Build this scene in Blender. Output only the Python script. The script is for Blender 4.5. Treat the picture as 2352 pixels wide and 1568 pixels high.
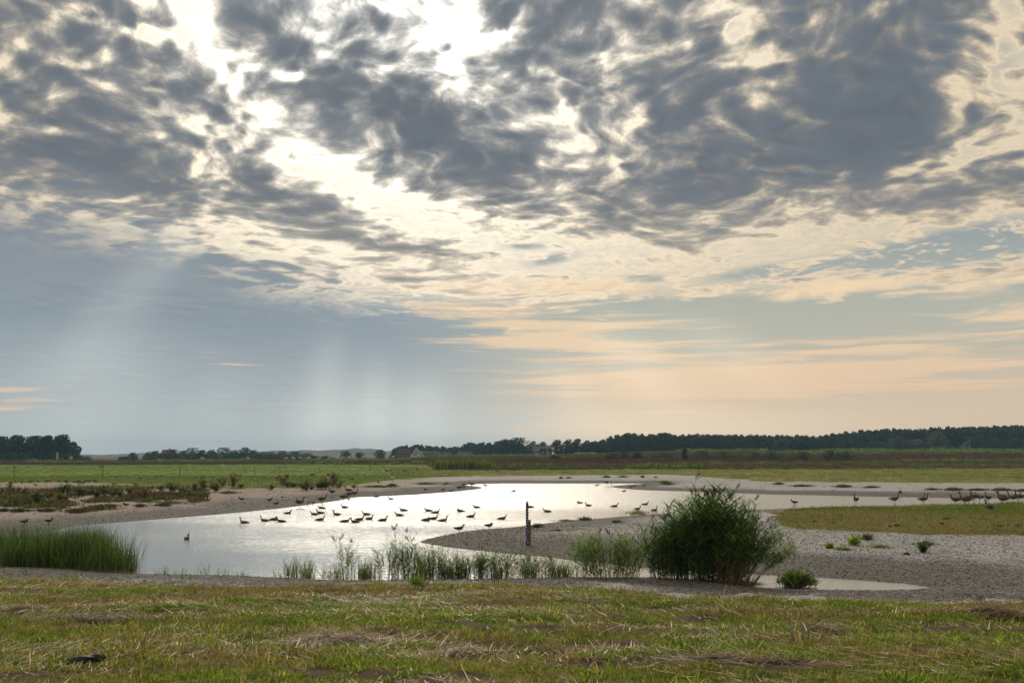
import bpy, bmesh, math, random
import numpy as np
from mathutils import Vector, Matrix, Euler

for o in list(bpy.data.objects):
    bpy.data.objects.remove(o)
scene = bpy.context.scene
COL = scene.collection
rng = np.random.default_rng(7)
random.seed(7)
R = math.radians

# ------------------------------------------------------------------ camera
CAM_H = 3.6            # metres above the lagoon
FPX = 2287.0           # focal length, in units of a 2352 wide picture (35 mm lens)
HY, CX = 1044.0, 1176.0
cam_d = bpy.data.cameras.new('camera')
cam = bpy.data.objects.new('camera', cam_d)
COL.objects.link(cam)
cam.location = (0, 0, CAM_H)
cam.rotation_euler = (R(90), 0, 0)
cam_d.sensor_width = 36.0
cam_d.lens = 35.0
cam_d.shift_y = (HY - 784.0) / 2352.0
cam_d.clip_start = 0.1
cam_d.clip_end = 20000
scene.camera = cam

# ------------------------------------------------------------------ node helper
class NB:
    """small expression builder over a node tree"""
    def __init__(s, tree):
        s.t = tree; s.n = tree.nodes; s.l = tree.links
    def new(s, typ, **kw):
        n = s.n.new(typ)
        for k, v in kw.items():
            setattr(n, k, v)
        return n
    def put(s, sock, v):
        if v is None:
            return
        if hasattr(v, 'is_linked') or isinstance(v, bpy.types.NodeSocket):
            s.l.new(v, sock)
        else:
            if isinstance(v, (tuple, list)) and hasattr(sock, 'default_value') and len(sock.default_value) == 4 and len(v) == 3:
                v = (*v, 1.0)
            sock.default_value = v
    def m(s, op, a, b=None, c=None, clamp=False):
        n = s.new('ShaderNodeMath', operation=op, use_clamp=clamp)
        for i, v in enumerate((a, b, c)):
            s.put(n.inputs[i], v)
        return n.outputs[0]
    def add(s, a, b): return s.m('ADD', a, b)
    def sub(s, a, b): return s.m('SUBTRACT', a, b)
    def mul(s, a, b): return s.m('MULTIPLY', a, b)
    def div(s, a, b): return s.m('DIVIDE', a, b)
    def mad(s, a, b, c): return s.m('MULTIPLY_ADD', a, b, c)
    def sst(s, x, a, b, lo=0.0, hi=1.0):
        n = s.new('ShaderNodeMapRange', interpolation_type='SMOOTHSTEP')
        s.put(n.inputs[0], x); s.put(n.inputs[1], a); s.put(n.inputs[2], b); s.put(n.inputs[3], lo); s.put(n.inputs[4], hi)
        return n.outputs[0]
    def lin(s, x, a, b, lo=0.0, hi=1.0, cl=True):
        n = s.new('ShaderNodeMapRange', clamp=cl)
        s.put(n.inputs[0], x); s.put(n.inputs[1], a); s.put(n.inputs[2], b); s.put(n.inputs[3], lo); s.put(n.inputs[4], hi)
        return n.outputs[0]
    def mix(s, f, a, b, blend='MIX'):
        n = s.new('ShaderNodeMix', data_type='RGBA', blend_type=blend)
        s.put(n.inputs[0], f); s.put(n.inputs[6], a); s.put(n.inputs[7], b)
        return n.outputs[2]
    def vm(s, op, a, b=None, scale=None):
        n = s.new('ShaderNodeVectorMath', operation=op)
        s.put(n.inputs[0], a); s.put(n.inputs[1], b)
        if scale is not None: s.put(n.inputs[3], scale)
        return n.outputs['Value'] if op in ('DOT_PRODUCT', 'LENGTH', 'DISTANCE') else n.outputs[0]
    def comb(s, x, y, z=0.0):
        n = s.new('ShaderNodeCombineXYZ')
        for i, v in enumerate((x, y, z)): s.put(n.inputs[i], v)
        return n.outputs[0]
    def sep(s, v):
        n = s.new('ShaderNodeSeparateXYZ'); s.put(n.inputs[0], v)
        return n.outputs
    def noise(s, vec, scale, detail=4, rough=0.55, lac=2.0, dist=0.0, dim='3D', col=False):
        n = s.new('ShaderNodeTexNoise', noise_dimensions=dim)
        s.put(n.inputs['Vector'], vec)
        n.inputs['Scale'].default_value = scale
        n.inputs['Detail'].default_value = detail
        n.inputs['Roughness'].default_value = rough
        n.inputs['Lacunarity'].default_value = lac
        n.inputs['Distortion'].default_value = dist
        return n.outputs[1 if col else 0]
    def vor(s, vec, scale, feature='F1', out=0, rnd=1.0):
        n = s.new('ShaderNodeTexVoronoi', feature=feature)
        s.put(n.inputs['Vector'], vec); n.inputs['Scale'].default_value = scale
        n.inputs['Randomness'].default_value = rnd
        return n.outputs[out]
    def mapping(s, vec, loc=(0, 0, 0), rot=(0, 0, 0), sc=(1, 1, 1), typ='POINT'):
        n = s.new('ShaderNodeMapping', vector_type=typ)
        s.put(n.inputs[0], vec)
        n.inputs[1].default_value = loc; n.inputs[2].default_value = rot; n.inputs[3].default_value = sc
        return n.outputs[0]
    def gradsph(s, vec):
        n = s.new('ShaderNodeTexGradient', gradient_type='SPHERICAL')
        s.put(n.inputs[0], vec)
        return n.outputs[1]

# ------------------------------------------------------------------ sky
SUN_AZ, SUN_EL = R(-7.0), R(27.0)       # azimuth measured from +Y towards +X
sun_dir = Vector((math.sin(SUN_AZ) * math.cos(SUN_EL), math.cos(SUN_AZ) * math.cos(SUN_EL), math.sin(SUN_EL)))

def ae(px, py):
    """bearing and elevation (radians) of a line of sight"""
    dx, dz = (px - CX) / FPX, (HY - py) / FPX
    return math.atan(dx), math.atan2(dz, math.hypot(1, dx))

world = bpy.data.worlds.new('World')
scene.world = world
world.use_nodes = True
wt = world.node_tree
wt.nodes.clear()
W = NB(wt)
gen = W.new('ShaderNodeTexCoord').outputs['Generated']
dirv = W.vm('NORMALIZE', gen)
X, Y, Z = W.sep(dirv)
az = W.m('ARCTAN2', X, Y)
el = W.m('ARCSINE', Z)
elp = W.m('MAXIMUM', el, 0.0)
sph = W.comb(az, el, 0.0)                          # bearing / elevation
den = W.add(W.m('MAXIMUM', Z, 0.0), 0.085)
hyp = W.m('SQRT', W.m('MAXIMUM', W.sub(1.0, W.mul(Z, Z)), 1e-5))
plane = W.comb(W.mul(W.div(X, hyp), 2.3), W.mul(W.div(Y, hyp), 2.3), W.mul(W.div(hyp, den), .68))  # a flat cloud deck overhead
cosS = W.vm('DOT_PRODUCT', dirv, tuple(sun_dir))
angS = W.m('ARCCOSINE', W.m('MINIMUM', cosS, 0.99999))
near = W.m('EXPONENT', W.mul(W.m('POWER', W.div(angS, R(11.5)), 2.0), -1.0))
wide = W.m('EXPONENT', W.mul(W.m('POWER', W.div(angS, R(20)), 2.0), -1.0))

# control maps for the cloud banks: soft ellipses summed on a bearing / elevation grid
MW, MH = 1024, 640
A0, A1, E0, E1 = R(-50), R(50), R(-6), R(56.5)
gA, gE = np.meshgrid(A0 + (np.arange(MW) + .5) / MW * (A1 - A0), E0 + (np.arange(MH) + .5) / MH * (E1 - E0))

def bank(items):
    """sum of soft elliptical banks: (px, py, rx, ry, tilt_deg, weight), tilt positive = falling to the right"""
    acc = np.zeros((MH, MW))
    for (px, py, rx, ry, tilt, w) in items:
        a, e = ae(px, py)
        k = math.cos(a)
        da, de = (gA - a) / (k / FPX), -(gE - e) / (k / FPX)
        c, s_ = math.cos(R(tilt)), math.sin(R(tilt))
        u, v = (da * c + de * s_) / rx, (-da * s_ + de * c) / ry
        acc += w * np.exp(-.9 * (u * u + v * v) ** 1.15)
    return acc

def map_node(name, r, g, b):
    im = bpy.data.images.new(name, MW, MH, alpha=True, float_buffer=True, is_data=True)
    px = np.ones((MH, MW, 4), np.float32)
    for k, c in enumerate((r, g, b)):
        px[..., k] = c
    im.pixels.foreach_set(px.ravel())
    im.update(); im.pack()
    n = W.new('ShaderNodeTexImage', extension='CLIP', interpolation='Cubic')
    n.image = im
    im.alpha_mode = 'CHANNEL_PACKED'
    uv = W.comb(W.lin(az, A0, A1, cl=False), W.lin(el, E0, E1, cl=False), 0.0)
    for q in (uv,):
        W.put(n.inputs[0], q)
    sp = W.new('ShaderNodeSeparateColor')
    W.put(sp.inputs[0], n.outputs[0])
    return sp.outputs[0], sp.outputs[1], sp.outputs[2], n.outputs[1]
thick = bank([
    # dark banks
    (640, 130, 200, 70, 32, .42), (860, 230, 260, 75, 30, .55), (1130, 360, 260, 70, 25, .45), (980, 290, 150, 90, 20, .3),
    (860, 50, 110, 40, 20, .3), (1250, 90, 110, 140, 0, .35), (1130, 20, 50, 30, 0, .3),
    (1560, 120, 170, 90, 15, .30), (1800, 300, 380, 150, 0, .52), (2080, 120, 210, 140, -30, .5), (1900, 60, 120, 60, 0, .2),
    (1600, 440, 270, 65, -4, .42), (2270, 430, 220, 42, -8, .5), (2040, 300, 130, 120, 0, .3), (1440, 160, 60, 30, 0, .2),
    (80, 45, 150, 30, 8, .45), (270, 30, 90, 25, 5, .35), (110, 125, 120, 24, 4, .4), (330, 110, 110, 22, 10, .35), (230, 195, 200, 34, 8, .4),
    (480, 230, 170, 45, 20, .35), (180, 260, 220, 30, 4, .25), (400, 35, 36, 24, 0, .3), (540, 90, 40, 30, 0, .3), (420, 110, 40, 18, 0, .35),
    (600, 400, 70, 55, 48, .6), (730, 500, 170, 40, 25, .45), (900, 560, 130, 26, 8, .3), (1080, 440, 170, 34, 5, .3),
    (1040, 652, 130, 20, 2, .45), (1010, 580, 120, 16, 5, .25), (300, 380, 240, 45, 10, .25), (160, 350, 200, 40, 0, .2),
    (1570, 585, 90, 20, 5, .3), (1350, 530, 100, 20, 5, .2), (1440, 490, 80, 20, 0, .25), (1090, 170, 25, 25, 0, .4),
    (120, 390, 330, 60, 4, .45), (420, 450, 200, 50, 20, .3), (200, 320, 260, 40, 4, .2), (1500, 300, 160, 120, 0, .15),
    # bright gaps
    (1040, 130, 60, 80, 0, -.55), (970, 40, 90, 30, 10, -.36), (1040, 60, 40, 50, 0, -.15), (470, 110, 100, 40, 20, -.6), (430, 20, 90, 28, 0, -.6),
    (150, 150, 240, 17, 14, -.55), (300, 70, 90, 14, 5, -.3), (665, 177, 42, 11, 4, -.9), (740, 50, 32, 40, 0, -.5), (380, 80, 70, 16, 0, -.3),
    (1420, 240, 55, 100, -25, -.34), (1350, 330, 70, 45, 20, -.28), (600, 345, 200, 24, 12, -.42), (820, 430, 200, 30, 24, -.38),
    (480, 405, 50, 34, 0, -.45), (960, 500, 150, 44, 10, -.4), (110, 300, 130, 12, 3, -.4), (1300, 360, 70, 24, 20, -.3), (330, 250, 100, 10, 10, -.3),
    (2280, 170, 130, 110, -30, -.6), (2190, 360, 130, 30, -12, -.5), (1610, 15, 100, 14, 0, -.3), (1700, 75, 40, 40, 0, -.35), (1740, 190, 60, 40, 0, -.4),
    (1330, 590, 330, 60, 3, -.28), (1900, 550, 300, 30, -8, -.45), (1290, 445, 110, 24, 20, -.35), (1100, 300, 60, 20, 0, -.15),
    (2330, 495, 180, 18, -6, -.35), (1270, 535, 70, 14, -35, -.35), (1500, 640, 320, 40, 0, -.2), (840, 650, 120, 30, 20, -.2), (1820, 460, 40, 10, -10, -.2), (1935, 405, 20, 18, 0, -.3),
])
holes = bank([
    (2250, 570, 200, 42, -6, 1.0), (2000, 600, 120, 24, -5, .7), (1800, 620, 140, 14, -4, .6), (1270, 595, 50, 9, -10, .5), (1240, 510, 60, 9, -20, .4),
    (1620, 735, 300, 36, 3, 1.1), (2020, 715, 260, 26, -3, 1.0), (2290, 690, 120, 14, -10, .5), (1480, 640, 50, 7, 0, .6),
    (2300, 150, 35, 30, 0, .1), (1560, 800, 240, 36, 0, .7), (2300, 110, 20, 14, 0, .12), (1210, 565, 40, 6, 0, .5),
])
veil_m = bank([(1250, 740, 300, 60, 2, .8), (2150, 800, 420, 60, -8, .9), (1900, 870, 460, 50, -4, .75), (1500, 870, 420, 40, 2, .6), (1330, 790, 240, 40, 2, .8),
               (560, 832, 105, 9, 2, .55), (520, 808, 60, 8, 0, .42), (620, 800, 36, 7, 0, .42), (30, 890, 70, 8, -4, .6), (80, 918, 70, 7, -4, .6), (20, 935, 70, 6, -4, .5), (1330, 690, 330, 40, 0, .5),
               (1950, 655, 260, 16, -5, .8), (2300, 645, 130, 18, -10, .8), (1010, 777, 130, 4, 0, .7), (1750, 795, 60, 6, -3, .5)])
# the shower on the left: everything under a line falling from upper left to the right
pxg = CX + FPX * np.tan(gA)
pyg = HY - FPX * np.tan(gE) / np.cos(gA)
line = np.interp(pxg, [-900, 0, 200, 420, 600, 800, 1000, 1250, 1500], [330, 400, 440, 500, 600, 690, 770, 860, 1010])
ss = lambda x: np.clip(x, 0, 1) ** 2 * (3 - 2 * np.clip(x, 0, 1))
curtain = ss((pyg - line + 190) / 430) * ss((1650 - pxg) / 950)
sa, se = SUN_AZ, SUN_EL
fanA = np.arctan2(gA - sa, se - gE)
def ray(deg, wid, e0, e1):
    return np.exp(-((fanA - R(deg)) / R(wid)) ** 2) * ss((gE - R(e0)) / R(4)) * ss((R(e1) - gE) / R(3))
beam = ray(-37, 3.4, 2, 13.5) * .5 + ray(-33, 5, -4, 8) * .35 + ray(-9, 3, -2, 8) * .5 + ray(-2, 2.5, -2, 7) * .35 + ray(5, 3, -2, 6) * .3
beam += ray(33, 4, 1, 9) * .5 + ray(42, 3, 2, 9) * .3 + ray(24, 3, 0, 7) * .3 + ray(-22, 3, -2, 6) * .15
glow = bank([(880, 940, 170, 70, 0, .8), (800, 1000, 240, 60, 0, .4), (1520, 1000, 420, 60, 0, 1.3), (1300, 900, 300, 120, 0, .6), (1700, 820, 200, 60, 20, .25), (370, 555, 40, 24, -20, .35)])
t_r, h_r, v_r, inside = map_node('cloud_banks', thick * .4 + .5, holes * .5, np.clip(veil_m, 0, 2) * .5)
c_r, b_r, g_r, _ = map_node('shower_map', curtain, beam, glow)
macro = W.mul(W.sub(t_r, W.mul(inside, .5)), 2.5)

veil_s = W.mul(v_r, 2.0)

wnoise = W.noise(plane, 2.2, 3, .5, col=True)
warp = W.vm('ADD', plane, W.vm('SCALE', W.vm('SUBTRACT', wnoise, (.5, .5, .5)), scale=.30))
n_big = W.noise(warp, 2.6, 3, .5)
n_mid = W.noise(warp, 13.5, 7, .56)
cell = W.vor(W.vm('ADD', plane, W.vm('SCALE', W.vm('SUBTRACT', wnoise, (.5, .5, .5)), scale=.5)), 17.0, 'SMOOTH_F1')
n_fine = W.noise(W.vm('ADD', warp, (3.1, 1.7, .4)), 34.0, 5, .6)
hole = W.mul(W.mul(h_r, 2.0), W.lin(n_fine, .3, .7, .2, 1.4))
fr = W.add(W.add(W.mul(W.sub(n_big, .5), .9), W.mul(W.sub(n_mid, .5), 2.35)), W.mul(W.sub(n_fine, .5), .35))
fr = W.add(fr, W.mul(W.sub(.33, cell), W.lin(el, R(12), R(18), .45, 1.25)))
basecov = W.lin(el, R(6.2), R(9.6), -.8, .30)
basecov = W.add(basecov, W.lin(el, R(12), R(18), 0, .34))
basecov = W.sub(basecov, W.lin(el, R(26), R(50), 0, .22))
T = W.add(W.add(basecov, W.mul(macro, .84)), fr)
lowm = W.sst(el, R(10.5), R(6.5))
floor_T = W.sub(W.sub(W.add(.03, W.mul(W.sub(n_fine, .5), .35)), W.mul(hole, 1.0)), W.mul(lowm, .45))
T = W.m('SMOOTH_MAX', W.sub(T, W.mul(hole, .9)), floor_T, .15)

skyt = W.new('ShaderNodeTexSky', sky_type='NISHITA', sun_disc=False)
skyt.sun_elevation = SUN_EL
skyt.sun_rotation = SUN_AZ
skyt.altitude = 0; skyt.air_density = 1.0; skyt.dust_density = 1.5; skyt.ozone_density = 1.2
nish = W.vm('SCALE', skyt.outputs[0], scale=0.052)
right = W.sst(az, R(-9), R(8))
haze_c = W.mix(right, (.40, .45, .46), (.72, .56, .40))
mid_c = W.mix(right, (.30, .36, .40), (.46, .47, .40))
clear = W.mix(W.sst(el, R(1), R(8)), haze_c, mid_c)
clear = W.mix(W.sst(el, R(7), R(14)), clear, W.mix(.8, nish, (.23, .30, .335)))

# thin cloud glows with the light behind it, thick cloud is slate grey
bright = W.mix(W.sst(el, R(3), R(15)), (.82, .60, .40), (.86, .70, .48))
bright = W.mix(wide, bright, (1.25, 1.08, .80))
bright = W.mix(near, bright, (2.3, 2.2, 1.95))
dark = W.mix(W.sst(el, R(7), R(16)), (.33, .31, .28), (.128, .155, .187))
dark = W.mix(W.mul(wide, .5), dark, (.150, .168, .19))
dark = W.vm('SCALE', dark, scale=W.lin(n_mid, .3, .7, .90, 1.16))
trans = W.m('EXPONENT', W.mul(W.m('POWER', W.m('MAXIMUM', W.sub(T, .10), 0.0), 1.2), -3.7))
deck = W.mix(trans, dark, bright)
alpha = W.sst(T, -.34, .26)
sky = W.mix(alpha, clear, deck)
# low stretched veils
stre = W.noise(W.vm('MULTIPLY', warp, (.4, .4, 1.0)), 4.2, 7, .62, dist=.3)
vsh = W.add(W.mul(W.sub(stre, .5), 4.8), W.mul(W.sub(n_mid, .5), .6))
veil = W.mul(W.sst(W.add(vsh, W.mul(veil_s, .8)), .2, 1.15), .8)
veil = W.mul(veil, W.sst(veil_s, .02, .3))
veil_c = W.mix(W.sst(el, R(2), R(11)), (.82, .58, .39), (.94, .72, .46))
# the shower in front of the deck
cedge = W.add(c_r, W.mul(W.mul(W.add(W.sub(n_mid, .5), W.mul(W.sub(n_big, .5), .7)), 1.7), W.mul(W.mul(c_r, W.sub(1.0, c_r)), 4.0)))
cur = W.mul(W.sst(cedge, .05, .95), .96)
cur_c = W.mix(W.sst(el, R(.3), R(9)), (.47, .515, .52), (.25, .305, .35))
cur_c = W.mix(W.sst(el, R(8), R(17)), cur_c, (.155, .184, .218))
cur_c = W.vm('SCALE', cur_c, scale=W.lin(n_mid, .3, .7, .955, 1.05))
sky = W.mix(cur, sky, cur_c)
sky = W.mix(veil, sky, veil_c)
sky = W.vm('ADD', sky, W.vm('SCALE', W.comb(.17, .165, .14), scale=b_r))
sky = W.vm('ADD', sky, W.vm('SCALE', W.comb(.13, .12, .085), scale=g_r))
sky = W.mix(W.sst(Z, -.002, -.06), sky, (.12, .125, .10))
sky = W.vm('MAXIMUM', sky, (0, 0, 0))
SKY_GAIN = .62
bg = W.new('ShaderNodeBackground')
W.put(bg.inputs[0], W.vm('SCALE', sky, scale=10.0 * SKY_GAIN))
bg.inputs[1].default_value = 0.1
wo = W.new('ShaderNodeOutputWorld')
W.l.new(bg.outputs[0], wo.inputs[0])
world.cycles.sampling_method = 'MANUAL'
world.cycles.sample_map_resolution = 512

# ------------------------------------------------------------------ sun (behind the clouds: weak and soft)
sun_d = bpy.data.lights.new('sun', 'SUN')
sun_d.energy = 1.5
sun_d.angle = R(34)
sun_d.color = (1.0, .90, .74)
sun = bpy.data.objects.new('sun', sun_d)
COL.objects.link(sun)
sun.rotation_euler = sun_dir.to_track_quat('Z', 'Y').to_euler()
sun.location = (0, 0, 50)

scene.view_settings.view_transform = 'Standard'
scene.view_settings.look = 'None'
scene.view_settings.gamma = 1
scene.view_settings.exposure = 0.7
scene.view_settings.use_curve_mapping = False
scene.cycles.use_denoising = True
scene.cycles.use_adaptive_sampling = True
scene.cycles.adaptive_threshold = 0.012
scene.cycles.max_bounces = 6
scene.cycles.transparent_max_bounces = 6
# ------------------------------------------------------------------ small tools
def tag(o, label=None, cat=None, group=None, kind=None):
    if label: o['label'] = label
    if cat: o['category'] = cat
    if group: o['group'] = group
    if kind: o['kind'] = kind
    return o

def link(name, data, parent=None, loc=None, rot=None, scale=None):
    o = bpy.data.objects.new(name, data)
    COL.objects.link(o)
    if parent: o.parent = parent
    if loc is not None: o.location = loc
    if rot is not None: o.rotation_euler = rot
    if scale is not None: o.scale = (scale,) * 3 if np.isscalar(scale) else scale
    return o

def mesh_np(name, verts, faces, mats=(), smooth=False, midx=None):
    """verts (n,3); faces: list of arrays, each (m,k)"""
    me = bpy.data.meshes.new(name)
    verts = np.asarray(verts, np.float32)
    if not isinstance(faces, (list, tuple)): faces = [faces]
    faces = [np.asarray(f, np.int32) for f in faces if len(f)]
    nl = sum(f.size for f in faces); nf = sum(len(f) for f in faces)
    me.vertices.add(len(verts)); me.loops.add(nl); me.polygons.add(nf)
    me.vertices.foreach_set('co', verts.ravel())
    me.loops.foreach_set('vertex_index', np.concatenate([f.ravel() for f in faces]))
    tot = np.concatenate([np.full(len(f), f.shape[1], np.int32) for f in faces])
    me.polygons.foreach_set('loop_start', np.concatenate([[0], np.cumsum(tot)[:-1]]).astype(np.int32))
    me.polygons.foreach_set('loop_total', tot)
    for m in mats: me.materials.append(m)
    if midx is not None: me.polygons.foreach_set('material_index', np.asarray(midx, np.int32))
    me.polygons.foreach_set('use_smooth', np.full(nf, smooth, bool))
    me.update(calc_edges=True)
    me.validate()
    return me

class Geo:
    """collects shapes into one mesh"""
    def __init__(s): s.v = []; s.f = []; s.m = []; s.n = 0
    def add(s, v, f, mi=0):
        s.v += [tuple(p) for p in v]
        s.f += [tuple(int(i) + s.n for i in q) for q in f]
        s.m += [mi] * len(f); s.n += len(v)
        return s
    def box(s, c, d, mi=0, rz=0.0):
        x, y, z = d[0] / 2, d[1] / 2, d[2] / 2
        cs, sn = math.cos(rz), math.sin(rz)
        v = []
        for k in (-z, z):
            for (a, b) in ((-x, -y), (x, -y), (x, y), (-x, y)):
                v.append((c[0] + a * cs - b * sn, c[1] + a * sn + b * cs, c[2] + k))
        return s.add(v, [(3, 2, 1, 0), (4, 5, 6, 7), (0, 1, 5, 4), (1, 2, 6, 5), (2, 3, 7, 6), (3, 0, 4, 7)], mi)
    def tube(s, pts, rad, n=8, mi=0, flat=1.0, cap=True):
        """loft of circles (flat = width / height) along pts"""
        pts = [Vector(p) for p in pts]
        v, f = [], []
        for i, p in enumerate(pts):
            t = (pts[min(i + 1, len(pts) - 1)] - pts[max(i - 1, 0)])
            t = t.normalized() if t.length > 1e-9 else Vector((0, 0, 1))
            ref = Vector((0, 1, 0)) if abs(t.y) < .9 else Vector((1, 0, 0))
            u = ref.cross(t).normalized(); w = t.cross(u).normalized()
            r = rad[i] if not np.isscalar(rad) else rad
            ru, rw = (r if not isinstance(r, tuple) else r[0]), (r if not isinstance(r, tuple) else r[1])
            for k in range(n):
                a = 2 * math.pi * k / n
                v.append(p + u * math.cos(a) * ru + w * math.sin(a) * rw)
        for i in range(len(pts) - 1):
            for k in range(n):
                a, b = i * n + k, i * n + (k + 1) % n
                f.append((a, b, b + n, a + n))
        if cap:
            f.append(tuple(reversed(range(n)))); f.append(tuple(range((len(pts) - 1) * n, len(pts) * n)))
        return s.add(v, f, mi)
    def mesh(s, name, mats=(), smooth=False):
        me = bpy.data.meshes.new(name)
        me.from_pydata(s.v, [], s.f)
        for m in mats: me.materials.append(m)
        me.polygons.foreach_set('material_index', s.m)
        me.polygons.foreach_set('use_smooth', [smooth] * len(s.f))
        me.update()
        return me

def vnoise(x, y, seed=0):
    """smooth value noise, numpy"""
    x = np.asarray(x, float); y = np.asarray(y, float)
    xi, yi = np.floor(x), np.floor(y)
    fx, fy = x - xi, y - yi
    fx, fy = fx * fx * (3 - 2 * fx), fy * fy * (3 - 2 * fy)
    def h(a, b):
        q = np.sin(a * 127.1 + b * 311.7 + seed * 74.7) * 43758.5453
        return q - np.floor(q)
    return (h(xi, yi) * (1 - fx) + h(xi + 1, yi) * fx) * (1 - fy) + (h(xi, yi + 1) * (1 - fx) + h(xi + 1, yi + 1) * fx) * fy
def fbm(x, y, seed=0, oct=4):
    s, a, t = 0, 1, 0
    for k in range(oct):
        s = s + a * vnoise(np.asarray(x) * 2 ** k, np.asarray(y) * 2 ** k, seed + k * 13); t += a; a *= .5
    return s / t

# ------------------------------------------------------------------ plan of the place
def unp(pts, z=0.0):
    """points of a surveyed outline -> ground plan at height z"""
    out = []
    for px, py in pts:
        d = (CAM_H - z) * FPX / (py - HY)
        out.append(((px - CX) / FPX * d, d))
    return np.array(out)

WATER = unp([(-260, 1230), (-60, 1226), (40, 1223), (117, 1218.5), (145, 1213), (175, 1206), (250, 1201), (375, 1191), (500, 1181), (588, 1173), (663, 1165), (748, 1153.5), (780, 1149),
    (813, 1141.5), (863, 1140), (963, 1135), (1050, 1128), (1088, 1124), (1108, 1120.5), (1104, 1118), (1092, 1116), (1068, 1114), (1080, 1112), (1110, 1110.6), (1176, 1109.8), (1326, 1110), (1420, 1109.6), (1480, 1110), (1484, 1111.5),
    (1440, 1113.5), (1413, 1115), (1401, 1117.5), (1426, 1121), (1476, 1125), (1543, 1127), (1650, 1130.5), (1764, 1134.7), (1864, 1136.5), (2014, 1140), (2189, 1143), (2352, 1144.5), (2600, 1147),
    (2600, 1152), (2352, 1155), (2139, 1160), (2014, 1163), (1880, 1165), (1789, 1168.5), (1700, 1172), (1600, 1176), (1494, 1181), (1430, 1185), (1366, 1191), (1310, 1195), (1263, 1199.5), (1176, 1210.5), (1113, 1215), (1063, 1221),
    (1000, 1233), (972, 1240), (963, 1243.5), (968, 1246), (988, 1249.5), (1028, 1256), (1088, 1263), (1138, 1268), (1176, 1272), (1251, 1277), (1301, 1285), (1348, 1290), (1464, 1302), (1600, 1312), (1764, 1320), (1864, 1324.5),
    (1954, 1330), (2064, 1338), (2120, 1345), (2141, 1349), (2100, 1353), (2035, 1354.5), (1940, 1354), (1868, 1353), (1801, 1352), (1740, 1348), (1690, 1336), (1600, 1330), (1500, 1325), (1317, 1325), (1200, 1328), (1067, 1330), (934, 1332), (784, 1331),
    (667, 1327), (550, 1321), (400, 1318), (283, 1317), (210, 1312), (167, 1307), (100, 1302), (0, 1300), (-100, 1297), (-260, 1290)])

def poly_sd(P, x, y):
    """signed distance, negative inside"""
    x = np.asarray(x, float); y = np.asarray(y, float)
    d2 = np.full(x.shape, 1e18); ins = np.zeros(x.shape, bool)
    n = len(P)
    for i in range(n):
        ax, ay = P[i]; bx, by = P[(i + 1) % n]
        ex, ey = bx - ax, by - ay
        t = np.clip(((x - ax) * ex + (y - ay) * ey) / max(ex * ex + ey * ey, 1e-12), 0, 1)
        d2 = np.minimum(d2, (x - ax - t * ex) ** 2 + (y - ay - t * ey) ** 2)
        c = ((ay > y) != (by > y))
        with np.errstate(divide='ignore', invalid='ignore'):
            xi = ex * (y - ay) / (ey if ey != 0 else 1e-12) + ax
        ins ^= c & (x < xi)
    d = np.sqrt(d2)
    return np.where(ins, -d, d)

def smooth01(x):
    x = np.clip(x, 0, 1)
    return x * x * (3 - 2 * x)

def terrain(x, y, sd=None, micro=True):
    x = np.asarray(x, float); y = np.asarray(y, float)
    if sd is None: sd = poly_sd(WATER, x, y)
    wob = (fbm(x * .35, y * .35, 5, 2) - .5) * .5
    sdw = sd + wob * np.clip(sd, 0, 1.5) / 1.5
    z = np.where(sdw > 0, .40 * (1 - np.exp(-sdw / 4.2)), np.maximum(sdw * .12, -.7))
    # the bank the picture was taken from rises towards the camera
    near = np.clip(26 - y, 0, 26)
    z = z + np.where(sd > 0, .72 * smooth01(near / 20.0) * smooth01(sd / 6.0), 0)
    # inland the ground lifts gently towards the wood
    u = x / np.maximum(y, 1.0)
    tgt = np.interp(u, [-.45, -.30, -.12, .0, .06, .16, .5], [.1, .2, 1.0, 1.9, 3.0, 4.7, 5.0])
    z = z + np.where(y > 0, smooth01((y - 190) / 400.0) * tgt * smooth01((.9 - np.abs(u)) / .3), 0)
    if micro:
        lum = (fbm(x * .45, y * .75, 3, 3) - .5) * .24 + (fbm(x * 1.8, y * 2.6, 9, 3) - .5) * .13
        z = z + lum * smooth01(sd / 3.0) * np.where(y < 27, 1.0, .35)
        z = z + (fbm(x * .05, y * .05, 21, 3) - .5) * .25 * smooth01((y - 90) / 80.0)
    return z

def tz(x, y):
    return float(terrain(np.array([x]), np.array([y]))[0])

def hit(px, py):
    """where a line of sight meets the ground (or the water)"""
    dx, dz = (px - CX) / FPX, (HY - py) / FPX
    ys = np.concatenate([np.arange(6, 60, .1), np.arange(60, 200, .4), np.arange(200, 900, 1.5)])
    zt = np.maximum(terrain(dx * ys, ys), 0.0)
    k = np.argmax(CAM_H + dz * ys <= zt)
    if CAM_H + dz * ys[k] > zt[k]: k = len(ys) - 1
    return float(dx * ys[k]), float(ys[k]), float(zt[k])

def at(px, d):
    """ground point at bearing px, d metres out"""
    x = (px - CX) / FPX * d
    return x, d, max(tz(x, d), 0.0)

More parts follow.
